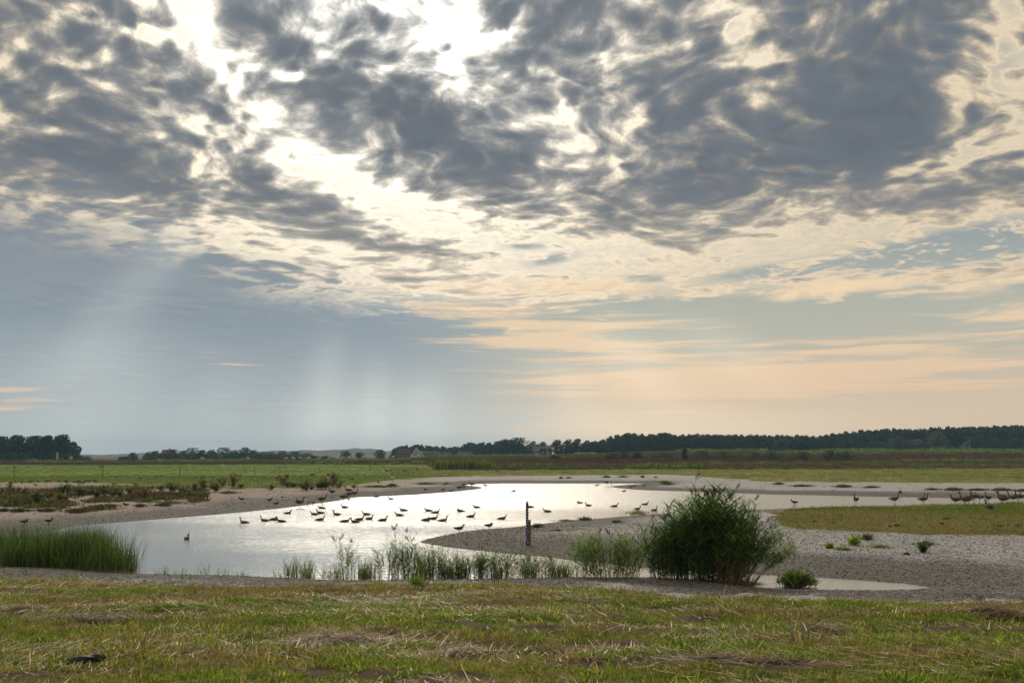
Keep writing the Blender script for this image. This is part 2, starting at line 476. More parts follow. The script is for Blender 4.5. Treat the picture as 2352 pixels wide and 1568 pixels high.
# covers: which growth or shingle lies where
MEADOW_FAR = unp([(-900, 1109), (0, 1109), (120, 1108), (262, 1110), (420, 1117), (560, 1121), (680, 1121), (790, 1118), (838, 1109), (913, 1101), (1013, 1095.5), (1176, 1093), (1330, 1092), (1500, 1091), (1566, 1092), (1650, 1097), (1764, 1105.5),
    (1964, 1107), (2064, 1108), (2352, 1110.5), (2900, 1112)], .38)
MEADOW_FAR = np.vstack([MEADOW_FAR, [[4000, 4000], [-4000, 4000]]])
TONGUE = unp([(-300, 1133), (0, 1131), (120, 1133), (250, 1128), (330, 1124), (420, 1121), (500, 1122), (560, 1124), (560, 1121), (420, 1117), (262, 1116), (100, 1122), (-300, 1123)], .38)
PENINSULA = unp([(1790, 1170), (1880, 1166.5), (2014, 1164), (2139, 1161), (2352, 1156.5), (2900, 1150), (2900, 1245), (2352, 1235), (2139, 1230), (1976, 1226), (1851, 1219), (1806, 1213), (1780, 1195)], .3)
NEAR = unp([(-700, 1306), (-100, 1312), (0, 1315), (200, 1324), (400, 1331), (560, 1333), (667, 1335), (784, 1334), (1000, 1333), (1150, 1332), (1230, 1333), (1330, 1342), (1450, 1358), (1568, 1371), (1735, 1376), (1901, 1382), (2135, 1392), (2352, 1391), (3100, 1385)], .36)
NEAR = np.vstack([NEAR, [[60, -60], [-60, -60]]])
ROUGH_EDGE = [(-400, 1068), (0, 1068), (500, 1067), (980, 1069), (1005, 1080), (1130, 1080), (1500, 1079), (1764, 1079), (2352, 1077), (2900, 1076)]

def bare_soil(x, y):
    """ruts and trodden patches in the near turf"""
    m = fbm(x * .42 + y * .12, y * 2.0, 64, 3) * .7 + fbm(x * 1.7, y * 2.4, 65, 2) * .3
    return smooth01((m - .56) / .06) * (y < 27)

def covers(x, y, sd):
    """0..1 masks: turf, lush, rough"""
    wob = (fbm(x * .5, y * .5, 31, 3) - .5)
    sc = np.clip(y / 40.0, .5, 4.0)
    def m(P, w):
        return smooth01(.5 - (poly_sd(P, x, y) + wob * 2.2 * sc * w) / (1.0 * sc * w))
    far = m(MEADOW_FAR, 1.0); ton = m(TONGUE, .5); pen = m(PENINSULA, .6); nea = m(NEAR, .8)
    turf = np.maximum.reduce([far, ton, pen, nea])
    front = y > 1
    px = np.where(front, CX + FPX * x / np.maximum(y, 1), CX)
    edge_d = np.interp(px, [p[0] for p in ROUGH_EDGE], [(CAM_H - .45) * FPX / (p[1] - HY) for p in ROUGH_EDGE])
    rough = smooth01((y - edge_d + wob * 20) / 14.0) * front
    lush = smooth01((1010 - px + wob * 60) / 120) * (y > 110) * far * (1 - rough)
    return turf, lush, rough

# ------------------------------------------------------------------ materials
def mat(name):
    m = bpy.data.materials.new(name); m.use_nodes = True
    m.node_tree.nodes.clear()
    b = NB(m.node_tree)
    out = b.new('ShaderNodeOutputMaterial')
    return m, b, out

def simple(name, col, rough=.8, var=.25, scale=6.0, spec=.3, metal=0.0, coord='Object', bump=0.0):
    m, b, out = mat(name)
    tc = b.new('ShaderNodeTexCoord').outputs[coord]
    n = b.noise(tc, scale, 5, .6)
    info = b.new('ShaderNodeObjectInfo').outputs['Random']
    f = b.mul(b.lin(n, .25, .75, 1 - var, 1 + var), b.lin(info, 0, 1, 1 - var * .4, 1 + var * .4))
    p = b.new('ShaderNodeBsdfPrincipled')
    b.put(p.inputs['Base Color'], b.vm('SCALE', b.comb(*col), scale=f))
    p.inputs['Roughness'].default_value = rough
    p.inputs['Metallic'].default_value = metal
    p.inputs['Specular IOR Level'].default_value = spec
    if bump:
        bn = b.new('ShaderNodeBump'); bn.inputs['Strength'].default_value = bump; bn.inputs['Distance'].default_value = .02
        b.put(bn.inputs['Height'], n); b.l.new(bn.outputs[0], p.inputs['Normal'])
    b.l.new(p.outputs[0], out.inputs[0])
    return m

def leafy(name, c1, c2, c3=None, scale=.6, trans=.35, var=.35, rough=.6, spec=.14):
    """thin foliage: light passes through; hue drifts over the ground and from piece to piece"""
    m, b, out = mat(name)
    pos = b.new('ShaderNodeNewGeometry')
    n = b.noise(pos.outputs['Position'], scale, 4, .6)
    rnd = b.new('ShaderNodeObjectInfo').outputs['Random']
    isl = pos.outputs['Random Per Island']
    f = b.sst(b.add(n, b.mul(b.sub(isl, .5), .5)), .32, .68)
    col = b.mix(f, c1, c2)
    if c3 is not None:
        col = b.mix(b.sst(b.add(isl, b.mul(b.sub(rnd, .5), .3)), .80, .90), col, c3)
    v = b.mul(b.lin(isl, 0, 1, 1 - var, 1 + var), b.lin(rnd, 0, 1, 1 - var * .5, 1 + var * .5))
    col = b.vm('SCALE', col, scale=v)
    p = b.new('ShaderNodeBsdfPrincipled')
    b.put(p.inputs['Base Color'], col)
    p.inputs['Roughness'].default_value = rough
    p.inputs['Specular IOR Level'].default_value = spec
    t = b.new('ShaderNodeBsdfTranslucent')
    b.put(t.inputs[0], b.mix(1.0, col, (1.25, 1.2, .75), 'MULTIPLY'))
    mx = b.new('ShaderNodeMixShader'); mx.inputs[0].default_value = trans
    b.l.new(p.outputs[0], mx.inputs[1]); b.l.new(t.outputs[0], mx.inputs[2])
    b.l.new(mx.outputs[0], out.inputs[0])
    return m

# ------------------------------------------------------------------ ground
def ground_material():
    m, b, out = mat('ground')
    g = b.new('ShaderNodeNewGeometry')
    pos = g.outputs['Position']
    px, py, pz = b.sep(pos)
    at_ = lambda n: b.new('ShaderNodeAttribute', attribute_name=n).outputs['Fac']
    turf, lush, rough, damp, bare = at_('turf'), at_('lush'), at_('rough'), at_('damp'), at_('bare')
    n1 = b.noise(pos, .35, 5, .6); n2 = b.noise(pos, 2.2, 6, .65); n3 = b.noise(pos, 14, 4, .7)
    nbig = b.noise(pos, .035, 4, .55)
    # shells: every cell its own tint
    vc = b.vor(pos, 16.0, 'F1', 1)
    vd = b.vor(pos, 16.0, 'F1', 0)
    vr = b.sep(vc)[0]
    shell = b.mix(b.sst(vr, .1, .95), (.26, .27, .29), (.48, .50, .53))
    shell = b.mix(b.sst(b.add(n1, b.mul(b.sub(n2, .5), .6)), .42, .62), shell, b.mix(1.0, shell, (.98, .89, .83), 'MULTIPLY'))
    shell = b.mix(b.sst(px, -6, -16), shell, b.mix(1.0, shell, (.84, .72, .64), 'MULTIPLY'))
    wet = b.mix(b.sst(vr, .15, .95), (.086, .085, .085), (.212, .207, .202))
    shingle = b.mix(b.sst(b.add(damp, b.mul(b.sub(n2, .5), .7)), .12, .88), shell, wet)
    shingle = b.vm('SCALE', shingle, scale=b.lin(n3, .25, .75, .72, 1.25))
    # turf
    dry = b.mix(b.sst(n2, .35, .7), (.13, .098, .055), (.30, .235, .125))
    grn = b.mix(b.sst(n2, .3, .7), (.11, .105, .035), (.16, .18, .035))
    gmix = b.mix(b.sst(b.add(b.mul(n1, .6), b.mul(nbig, .4)), .42, .58), dry, grn)
    far_dry = b.mix(b.sst(n1, .35, .65), (.26, .22, .085), (.19, .20, .05))
    gfar = b.mix(b.sst(b.add(nbig, b.mul(b.sub(n1, .5), .5)), .42, .6), far_dry, (.15, .20, .035))
    isfar = b.sst(py, 35, 70)
    turf_c = b.mix(isfar, gmix, gfar)
    lush_c = b.mix(b.sst(b.add(nbig, b.mul(b.sub(n1, .5), .4)), .35, .65), (.085, .17, .016), (.165, .25, .032))
    turf_c = b.mix(lush, turf_c, lush_c)
    rgh_n = b.noise(b.vm('MULTIPLY', pos, (.35, 1.0, 1.0)), .03, 5, .6)
    rgh = b.mix(b.sst(rgh_n, .38, .5), (.10, .055, .035), (.075, .085, .03))
    rgh = b.mix(b.sst(rgh_n, .52, .66), rgh, (.16, .135, .06))
    turf_c = b.mix(rough, turf_c, rgh)
    turf_c = b.vm('SCALE', turf_c, scale=b.lin(n3, .25, .75, .7, 1.25))
    soil = b.mix(n3, (.07, .05, .035), (.13, .10, .07))
    e = b.add(turf, b.mul(b.sub(b.add(b.mul(n2, .6), b.mul(n3, .4)), .5), 1.1))
    col = b.mix(b.sst(e, .35, .62), shingle, turf_c)
    col = b.mix(b.mul(b.mul(bare, b.sst(n2, .3, .5)), turf), col, soil)
    p = b.new('ShaderNodeBsdfPrincipled')
    b.put(p.inputs['Base Color'], col)
    p.inputs['Roughness'].default_value = .95
    p.inputs['Specular IOR Level'].default_value = .04
    bn = b.new('ShaderNodeBump'); bn.inputs['Distance'].default_value = .025; bn.inputs['Strength'].default_value = .9
    hshell = b.mul(b.m('SUBTRACT', .6, vd), .35)
    b.put(bn.inputs['Height'], b.add(b.mul(b.m('SUBTRACT', 1.0, turf), hshell), b.mul(n3, b.lin(turf, 0, 1, .3, 1.4))))
    b.l.new(bn.outputs[0], p.inputs['Normal'])
    b.l.new(p.outputs[0], out.inputs[0])
    return m

def build_ground():
    fine = np.linspace(-36, 36, 760)
    ang = np.concatenate([np.arange(-180, -37, 4.0), [-37], fine, [37], np.arange(40, 180, 4.0)])
    ang = R(1) * ang
    dep = np.concatenate([np.arange(700, 120, -2.2), np.arange(120, 12, -1.0), np.arange(12, .8, -.35)])
    rad = CAM_H * FPX / dep
    rad = np.concatenate([[.5, 2.5, 5, 7.5, 9.5], rad[(rad > 10.3) & (rad < 1850)], [1900]])
    A, Rr = np.meshgrid(ang, rad)
    x, y = np.sin(A) * Rr, np.cos(A) * Rr
    sd = poly_sd(WATER, x.ravel(), y.ravel()).reshape(x.shape)
    z = terrain(x.ravel(), y.ravel(), sd.ravel()).reshape(x.shape)
    nr, nc = x.shape
    i = np.arange(nr - 1)[:, None] * nc + np.arange(nc)[None, :]
    j = np.arange(nr - 1)[:, None] * nc + (np.arange(nc)[None, :] + 1) % nc
    quads = np.stack([i, i + nc, j + nc, j], -1).reshape(-1, 4)[:, ::-1]
    verts = np.stack([x, y, z], -1).reshape(-1, 3)
    # close the middle under the camera
    verts = np.vstack([verts, [[0, 0, float(z[0].mean())]]])
    k = np.arange(nc)
    tri = np.stack([np.full(nc, len(verts) - 1), (k + 1) % nc, k], -1)
    me = mesh_np('ground', verts, [quads, tri], [ground_material()], True)
    turf, lush, rough = covers(x.ravel(), y.ravel(), sd.ravel())
    damp = smooth01((.40 - z.ravel() + (fbm(x.ravel() * .2, y.ravel() * .2, 77, 3) - .5) * .16) / .26)
    for n, v in (('turf', turf), ('lush', lush), ('rough', rough), ('damp', damp), ('bare', bare_soil(x.ravel(), y.ravel()))):
        a = me.attributes.new(n, 'FLOAT', 'POINT')
        a.data.foreach_set('value', np.append(v, v[0]).astype(np.float32))
    return tag(link('ground', me), kind='structure')
ground = build_ground()

def build_water():
    m, b, out = mat('water')
    pos = b.new('ShaderNodeNewGeometry').outputs['Position']
    px, py, _ = b.sep(pos)
    ripple = b.noise(b.vm('MULTIPLY', pos, (.55, 1.0, 1.0)), 2.6, 4, .6, dist=.4)
    fine = b.noise(b.vm('MULTIPLY', pos, (.6, 1.0, 1.0)), 9.0, 3, .6)
    gust = b.noise(b.vm('MULTIPLY', pos, (.35, 1.0, 1.0)), .09, 3, .55)
    # calm in the lee of the near bank, ruffled further out
    ruffled = b.sst(b.add(py, b.mul(b.sub(gust, .5), 55)), 24, 84)
    amp = b.lin(ruffled, 0, 1, .045, .15)
    bn = b.new('ShaderNodeBump'); bn.inputs['Distance'].default_value = .30
    b.put(bn.inputs['Strength'], amp)
    b.put(bn.inputs['Height'], b.add(ripple, b.mul(fine, .35)))
    p = b.new('ShaderNodeBsdfPrincipled')
    p.inputs['Base Color'].default_value = (.15, .16, .16, 1)
    b.put(p.inputs['Roughness'], b.lin(ruffled, 0, 1, .10, .19))
    p.inputs['IOR'].default_value = 1.8
    p.inputs['Specular IOR Level'].default_value = .5
    b.l.new(bn.outputs[0], p.inputs['Normal'])
    b.l.new(p.outputs[0], out.inputs[0])
    lo, hi = WATER.min(0) - 6, WATER.max(0) + 6
    xs, ys = np.linspace(lo[0], hi[0], 60), np.linspace(lo[1], hi[1], 60)
    gx, gy = np.meshgrid(xs, ys)
    v = np.stack([gx, gy, np.zeros_like(gx)], -1).reshape(-1, 3)
    i = (np.arange(59)[:, None] * 60 + np.arange(59)[None, :]).ravel()
    return tag(link('lagoon_water', mesh_np('lagoon_water', v, np.stack([i, i + 1, i + 61, i + 60], -1), [m], True)), kind='structure')
water = build_water()
# ------------------------------------------------------------------ growth helpers
def blades(base, az_, lean, length, width, droop, segs=3, twist=None):
    """tapered bent strips; all arguments are arrays of n blades"""
    n = len(length)
    base = np.asarray(base, float)
    hx, hy = np.cos(az_), np.sin(az_)
    tw = az_ + np.pi / 2 if twist is None else twist
    wx, wy = np.cos(tw), np.sin(tw)
    V = []
    for k in range(segs + 1):
        t = k / segs
        out = length * (np.sin(lean) * t + droop * t * t)
        up = length * (np.cos(lean) * t - droop * .55 * t * t * t)
        c = base + np.stack([hx * out, hy * out, up], -1)
        w = width * (1 - t ** 1.6) * .5 * (.75 + .5 * min(t * 3, 1)) if k < segs else None
        if k < segs:
            d = np.stack([wx * w, wy * w, 0 * w], -1)
            V += [c - d, c + d]
        else:
            V.append(c)
    V = np.stack(V, 1)                      # n, 2*segs+1, 3
    m = 2 * segs + 1
    o = np.arange(n)[:, None] * m
    Q = np.concatenate([o + np.array([[2 * k, 2 * k + 1, 2 * k + 3, 2 * k + 2]]) for k in range(segs - 1)]) if segs > 1 else np.zeros((0, 4), int)
    T = o + np.array([[2 * segs - 2, 2 * segs - 1, 2 * segs]])
    return V.reshape(-1, 3), Q, T

def joinparts(parts):
    """[(V,Q,T)] -> V, [Q, T]"""
    off = 0; VV, QQ, TT = [], [], []
    for V, Q, T in parts:
        VV.append(V); QQ.append(Q + off); TT.append(T + off); off += len(V)
    return np.vstack(VV), [np.vstack(QQ), np.vstack(TT)]

def quads_cloud(c, size, normal_up=0.0, rg=rng):
    """small randomly turned leaf faces (n,3) -> V, Q"""
    n = len(c)
    a = rg.normal(size=(n, 3)); a /= np.linalg.norm(a, axis=1)[:, None]
    b_ = rg.normal(size=(n, 3)); b_[:, 2] += normal_up
    b_ -= (a * b_).sum(1)[:, None] * a; b_ /= np.linalg.norm(b_, axis=1)[:, None]
    s = size[:, None]
    V = np.stack([c - a * s, c - b_ * s * .6, c + a * s, c + b_ * s * .6], 1).reshape(-1, 3)
    return V, (np.arange(n)[:, None] * 4 + np.arange(4)[None, :])

def scatter(name, pts, rot, scl, variants, idx, label=None):
    """instances of the variant meshes on points (only for growth nobody could count)"""
    lib = bpy.data.collections.new(name + '_kinds')
    for k, v in enumerate(variants):
        o = bpy.data.objects.new('%s_kind_%02d' % (name, k), v)
        lib.objects.link(o)
    me = bpy.data.meshes.new(name)
    me.vertices.add(len(pts)); me.vertices.foreach_set('co', np.asarray(pts, np.float32).ravel())
    for n, ty, d in (('rot', 'FLOAT_VECTOR', rot), ('scl', 'FLOAT_VECTOR', scl)):
        a = me.attributes.new(n, ty, 'POINT'); a.data.foreach_set('vector', np.asarray(d, np.float32).ravel())
    a = me.attributes.new('idx', 'INT', 'POINT'); a.data.foreach_set('value', np.asarray(idx, np.int32))
    o = link(name, me)
    ng = bpy.data.node_groups.new(name, 'GeometryNodeTree')
    ng.interface.new_socket('Geometry', in_out='INPUT', socket_type='NodeSocketGeometry')
    ng.interface.new_socket('Geometry', in_out='OUTPUT', socket_type='NodeSocketGeometry')
    gi, go = ng.nodes.new('NodeGroupInput'), ng.nodes.new('NodeGroupOutput')
    ci = ng.nodes.new('GeometryNodeCollectionInfo')
    ci.inputs['Collection'].default_value = lib
    ci.inputs['Separate Children'].default_value = True
    ci.inputs['Reset Children'].default_value = True
    iop = ng.nodes.new('GeometryNodeInstanceOnPoints')
    iop.inputs['Pick Instance'].default_value = True
    def named(n, ty):
        q = ng.nodes.new('GeometryNodeInputNamedAttribute'); q.data_type = ty
        q.inputs[0].default_value = n
        return q.outputs[0]
    ng.links.new(gi.outputs[0], iop.inputs['Points'])
    ng.links.new(ci.outputs[0], iop.inputs['Instance'])
    ng.links.new(named('idx', 'INT'), iop.inputs['Instance Index'])
    ng.links.new(named('rot', 'FLOAT_VECTOR'), iop.inputs['Rotation'])
    ng.links.new(named('scl', 'FLOAT_VECTOR'), iop.inputs['Scale'])
    ng.links.new(iop.outputs[0], go.inputs[0])
    md = o.modifiers.new('scatter', 'NODES'); md.node_group = ng
    tag(o, kind='stuff')
    if label: o['label'] = label
    return o

def in_view(px0, px1, d0, d1, n, power=1.0):
    """random plan points between two bearings and two distances, even over the area"""
    d = np.sqrt(rng.uniform(d0 ** 2, d1 ** 2, n)) if power == 1.0 else d0 + (d1 - d0) * rng.uniform(0, 1, n) ** power
    px = rng.uniform(px0, px1, n)
    return (px - CX) / FPX * d, d

def rots(n, tilt=.12):
    return np.stack([rng.normal(0, tilt, n), rng.normal(0, tilt, n), rng.uniform(0, 6.283, n)], -1)

# ------------------------------------------------------------------ leaf colours
M_grass = leafy('grass_green', (.105, .215, .02), (.215, .345, .045), (.36, .33, .12), .5, .45, var=.5)
M_grass2 = leafy('grass_olive', (.21, .23, .04), (.33, .32, .08), (.42, .34, .17), .5, .4)
M_dry = leafy('grass_dry', (.21, .18, .08), (.37, .32, .16), (.17, .23, .04), .5, .35)
M_straw = leafy('straw', (.22, .155, .09), (.46, .36, .24), (.66, .56, .42), 1.5, .2, var=.4)
M_reed = leafy('reed_leaf', (.065, .15, .032), (.14, .26, .055), (.23, .28, .06), 1.2, .5, var=.55)
M_reed_pale = leafy('reed_leaf_pale', (.09, .19, .04), (.17, .29, .07), (.26, .29, .07), 1.2, .4, var=.4)
M_sedge = leafy('rush_blade', (.075, .155, .033), (.16, .25, .055), (.26, .24, .09), 1.2, .35, var=.5)
M_bed = leafy('rush_bed_blade', (.05, .11, .025), (.11, .18, .042), (.21, .19, .08), 1.2, .32, var=.5)
M_stem = leafy('reed_stem', (.16, .115, .06), (.27, .20, .105), (.10, .12, .04), 2.0, .1, var=.4)
M_plume = leafy('reed_plume', (.075, .048, .034), (.14, .095, .07), None, 3.0, .3, var=.4)
M_weed = leafy('weed_leaf', (.06, .11, .028), (.11, .16, .042), (.18, .14, .06), .8, .3, var=.4)
M_weedr = leafy('weed_red', (.11, .06, .04), (.17, .10, .06), (.07, .09, .03), .8, .3, var=.4)
M_mat = leafy('shingle_mat_leaf', (.06, .075, .025), (.11, .10, .045), (.13, .07, .045), .8, .25, var=.4)
M_rough = leafy('rough_green', (.06, .085, .028), (.10, .115, .04), (.16, .12, .06), .02, .3, var=.35)
M_roughred = leafy('rough_red', (.085, .040, .028), (.14, .07, .045), (.09, .09, .04), .02, .25, var=.35)
M_roughtan = leafy('rough_tan', (.17, .14, .07), (.24, .195, .10), (.10, .11, .04), .02, .3, var=.3)
M_tree = leafy('tree_leaf', (.022, .044, .020), (.045, .072, .030), None, .12, .25, var=.45)
M_tree2 = leafy('tree_leaf_olive', (.038, .055, .022), (.066, .080, .032), None, .12, .25, var=.4)
M_willow = leafy('tree_leaf_grey', (.075, .095, .055), (.12, .135, .08), None, .12, .25, var=.35)
M_bark = simple('bark', (.075, .06, .045), .9, .3, 4.0)

# ------------------------------------------------------------------ shells lying on the near shingle
def shell_variants():
    m, b, out = mat('shell')
    rnd = b.new('ShaderNodeObjectInfo').outputs['Random']
    pos = b.new('ShaderNodeNewGeometry').outputs['Position']
    _, _, z = b.sep(pos)
    c = b.mix(b.sst(rnd, .1, .9), (.25, .25, .26), (.50, .505, .52))
    c = b.mix(b.sst(b.sep(pos)[0], -6, -16), c, b.mix(1.0, c, (.84, .72, .64), 'MULTIPLY'))
    c = b.mix(b.sst(b.m('FRACT', b.mul(rnd, 7.3)),   .86, .92), c, (.27, .20, .16))
    wetn = b.noise(pos, .3, 3, .6)
    wet = b.sst(b.add(z, b.mul(b.sub(wetn, .5), .16)), .36, .22)
    c = b.mix(wet, c, b.mix(1.0, c, (.62, .57, .52), 'MULTIPLY'))
    p = b.new('ShaderNodeBsdfPrincipled'); b.put(p.inputs['Base Color'], c); p.inputs['Roughness'].default_value = .6
    b.l.new(p.outputs[0], out.inputs[0])
    res = []
    for k in range(6):
        q = np.random.default_rng(40 + k)
        n = 8
        a = np.arange(n) * 2 * np.pi / n
        r = 1 + q.normal(0, .12, n)
        rim = np.stack([np.cos(a) * r, np.sin(a) * r * .75, np.full(n, 0.0)], -1)
        midr = np.stack([np.cos(a) * r * .6, np.sin(a) * r * .45, np.full(n, .26)], -1)
        v = np.vstack([rim, midr, [[.1, 0, .36]]])
        f1 = np.stack([np.arange(n), (np.arange(n) + 1) % n, (np.arange(n) + 1) % n + n, np.arange(n) + n], -1)
        f2 = np.stack([np.arange(n) + n, (np.arange(n) + 1) % n + n, np.full(n, 2 * n)], -1)
        res.append(mesh_np('shell', v, [f1, f2], [m], True))
    return res
def shells():
    X, Y = [], []
    for (p0, p1, d0, d1, n) in ((900, 2500, 24, 48, 75000), (-100, 2500, 21.5, 30, 20000), (-200, 1200, 52, 105, 16000), (1100, 2500, 85, 140, 12000)):
        x, y = in_view(p0, p1, d0, d1, n); X.append(x); Y.append(y)
    x, y = np.concatenate(X), np.concatenate(Y)
    sd = poly_sd(WATER, x, y)
    turf, _, _ = covers(x, y, sd)
    k = (sd > .05) & (turf < .35 + .3 * rng.uniform(0, 1, len(x)))
    x, y, sd = x[k], y[k], sd[k]
    z = terrain(x, y, sd)
    n = len(x)
    s = rng.lognormal(0, .35, n) * .018 * np.clip(y / 32, .8, 2.0)
    rr = rots(n, .45); rr[:, 0] += np.where(rng.uniform(0, 1, n) < .4, np.pi, 0)
    return scatter('shell_shingle', np.stack([x, y, z + .008], -1), rr, np.stack([s, s, s], -1), shell_variants(), rng.integers(0, 6, n), 'loose pale shells covering the shingle banks')
shells()

# ------------------------------------------------------------------ turf
def tuft(n, rad, h, w, mt, lean=.5, droop=.35, seed=0):
    q = np.random.default_rng(seed)
    r = rad * np.sqrt(q.uniform(0, 1, n)); a = q.uniform(0, 6.283, n)
    base = np.stack([np.cos(a) * r, np.sin(a) * r, np.full(n, -.01)], -1)
    az_ = a + q.normal(0, 1.0, n)
    V, Q, T = blades(base, az_, np.abs(q.normal(0, lean, n)), h * q.uniform(.5, 1.15, n), w * q.uniform(.7, 1.3, n), q.uniform(0, droop * 2, n), 3, q.uniform(0, 6.283, n))
    return mesh_np('tuft', V, [Q, T], [mt])

def near_turf():
    kinds = [tuft(34, .10, .06, .008, M_grass, .5, .3, 1), tuft(34, .12, .078, .0085, M_grass, .55, .35, 2), tuft(26, .10, .11, .009, M_grass, .4, .35, 3),
             tuft(32, .12, .07, .010, M_grass2, .7, .3, 4), tuft(30, .12, .10, .010, M_grass2, .7, .4, 5),
             tuft(30, .13, .08, .010, M_dry, 1.0, .4, 6), tuft(24, .15, .12, .010, M_dry, 1.1, .4, 7), tuft(18, .10, .18, .009, M_dry, .55, .4, 8)]
    x, y = in_view(-140, 2490, 9.6, 27.5, 46000)
    sd = poly_sd(WATER, x, y); turf, _, _ = covers(x, y, sd)
    patch = fbm(x * .55, y * .9, 50, 3)
    bare = bare_soil(x, y)
    k = (turf * (.35 + rng.uniform(0, .9, len(x))) > .5) & (bare * rng.uniform(.75, 1.1, len(x)) < .72)
    x, y, sd, patch = x[k], y[k], sd[k], patch[k]
    z = terrain(x, y, sd)
    n = len(x)
    dryness = patch - .06 + .10 * smooth01((y - 15) / 8) + rng.normal(0, .09, n)
    r = rng.uniform(0, 1, n)
    idx = np.where(dryness < .47, np.where(r < .4, 0, np.where(r < .75, 1, np.where(r < .85, 2, 3))),
                   np.where(dryness < .57, np.where(r < .35, 3, np.where(r < .65, 4, np.where(r < .85, 0, 5))), np.where(r < .45, 5, np.where(r < .8, 6, np.where(r < .86, 7, 4)))))
    s = rng.lognormal(-.12, .36, n)
    return scatter('near_grass', np.stack([x, y, z], -1), rots(n), np.stack([s, s, s], -1), kinds, idx, 'short green and dry grass covering the near bank')
near_turf()

def mid_turf():
    M_pg = leafy('pasture_green', (.10, .175, .02), (.175, .25, .035), (.27, .24, .10), .1, .3)
    M_po = leafy('pasture_olive', (.17, .19, .045), (.26, .255, .075), (.33, .27, .13), .1, .3)
    M_pd = leafy('pasture_dry', (.21, .18, .08), (.33, .28, .14), (.17, .20, .05), .1, .3)
    kinds = [tuft(26, .20, .12, .014, M_po, .6, .35, 11), tuft(26, .22, .15, .014, M_pg, .55, .35, 12), tuft(22, .22, .13, .013, M_pd, .9, .4, 13), tuft(18, .18, .26, .014, M_pd, .5, .4, 14)]
    X = [in_view(1740, 2500, 40, 72, 15000), in_view(-100, 1050, 85, 150, 9000), in_view(900, 2500, 115, 240, 15000), in_view(-100, 1050, 120, 330, 12000)]
    x, y = np.concatenate([q[0] for q in X]), np.concatenate([q[1] for q in X])
    sd = poly_sd(WATER, x, y); turf, lush, rough = covers(x, y, sd)
    k = (turf > .55) & (sd > .3) & (rough < .5)
    x, y, sd, lush = x[k], y[k], sd[k], lush[k]
    z = terrain(x, y, sd); n = len(x)
    dry = fbm(x * .12, y * .2, 91, 3) + rng.normal(0, .1, n) - lush * .25
    r = rng.uniform(0, 1, n)
    idx = np.where(dry < .46, 1, np.where(dry < .56, 0, np.where(r < .85, 2, 3)))
    s = rng.lognormal(0, .3, n) * np.clip(y / 60, .8, 1.7) * np.where(y > 100, .8, 1)
    return scatter('pasture_grass', np.stack([x, y, z], -1), rots(n), np.stack([s * 1.2, s * 1.2, s * .8], -1), kinds, idx, 'pasture grass on the banks and meadow beyond the lagoon')
mid_turf()

def rough_belt():
    def k_(mt, h, seed, n=60, lean=.25): return tuft(n, .7, h, .06, mt, lean, .2, seed)
    kinds = [k_(M_rough, .7, 21), k_(M_rough, 1.1, 22, 50), k_(M_roughred, .65, 23), k_(M_roughred, .9, 24), k_(M_roughtan, .6, 25), k_(M_sedge, 1.5, 26, 70, .15)]
    x, y = in_view(-120, 2500, 170, 560, 40000)
    sd = poly_sd(WATER, x, y); turf, lush, rough = covers(x, y, sd)
    k = (rough > rng.uniform(.35, .9, len(x))) & ((CX + FPX * x / y > 960) | (y < 455))
    x, y, sd = x[k], y[k], sd[k]
    n = len(x); z = terrain(x, y, sd)
    px = CX + FPX * x / y
    band = fbm(x * .006 + 5, y * .028, 13, 3) + rng.normal(0, .06, n)
    r = rng.uniform(0, 1, n)
    red = np.abs(y - np.interp(px, [0, 1000, 1400, 2400], [345, 340, 330, 380]) - (fbm(x * .02, x * .01, 8, 2) - .5) * 60) < np.interp(px, [0, 1000, 1300, 2400], [18, 30, 50, 35])
    idx = np.where(red, np.where(r < .6, 2, 3), np.where(band < .44, np.where(r < .6, 0, 1), np.where(band < .53, np.where(r < .7, 0, 4), np.where(r < .75, 4, 2))))
    idx = np.where((fbm(x * .03, y * .03, 88, 2) > .66) & ~red, 5, idx)
    s = rng.lognormal(0, .25, n) * np.clip(y / 330, .75, 1.3) * np.where(px < 950, .7, 1.0)
    return scatter('rough_vegetation', np.stack([x, y, z], -1), rots(n, .05), np.stack([s * 1.2, s * 1.2, s * .85], -1), kinds, idx, 'rough sedge and reddish marsh growth beyond the pasture')
rough_belt()

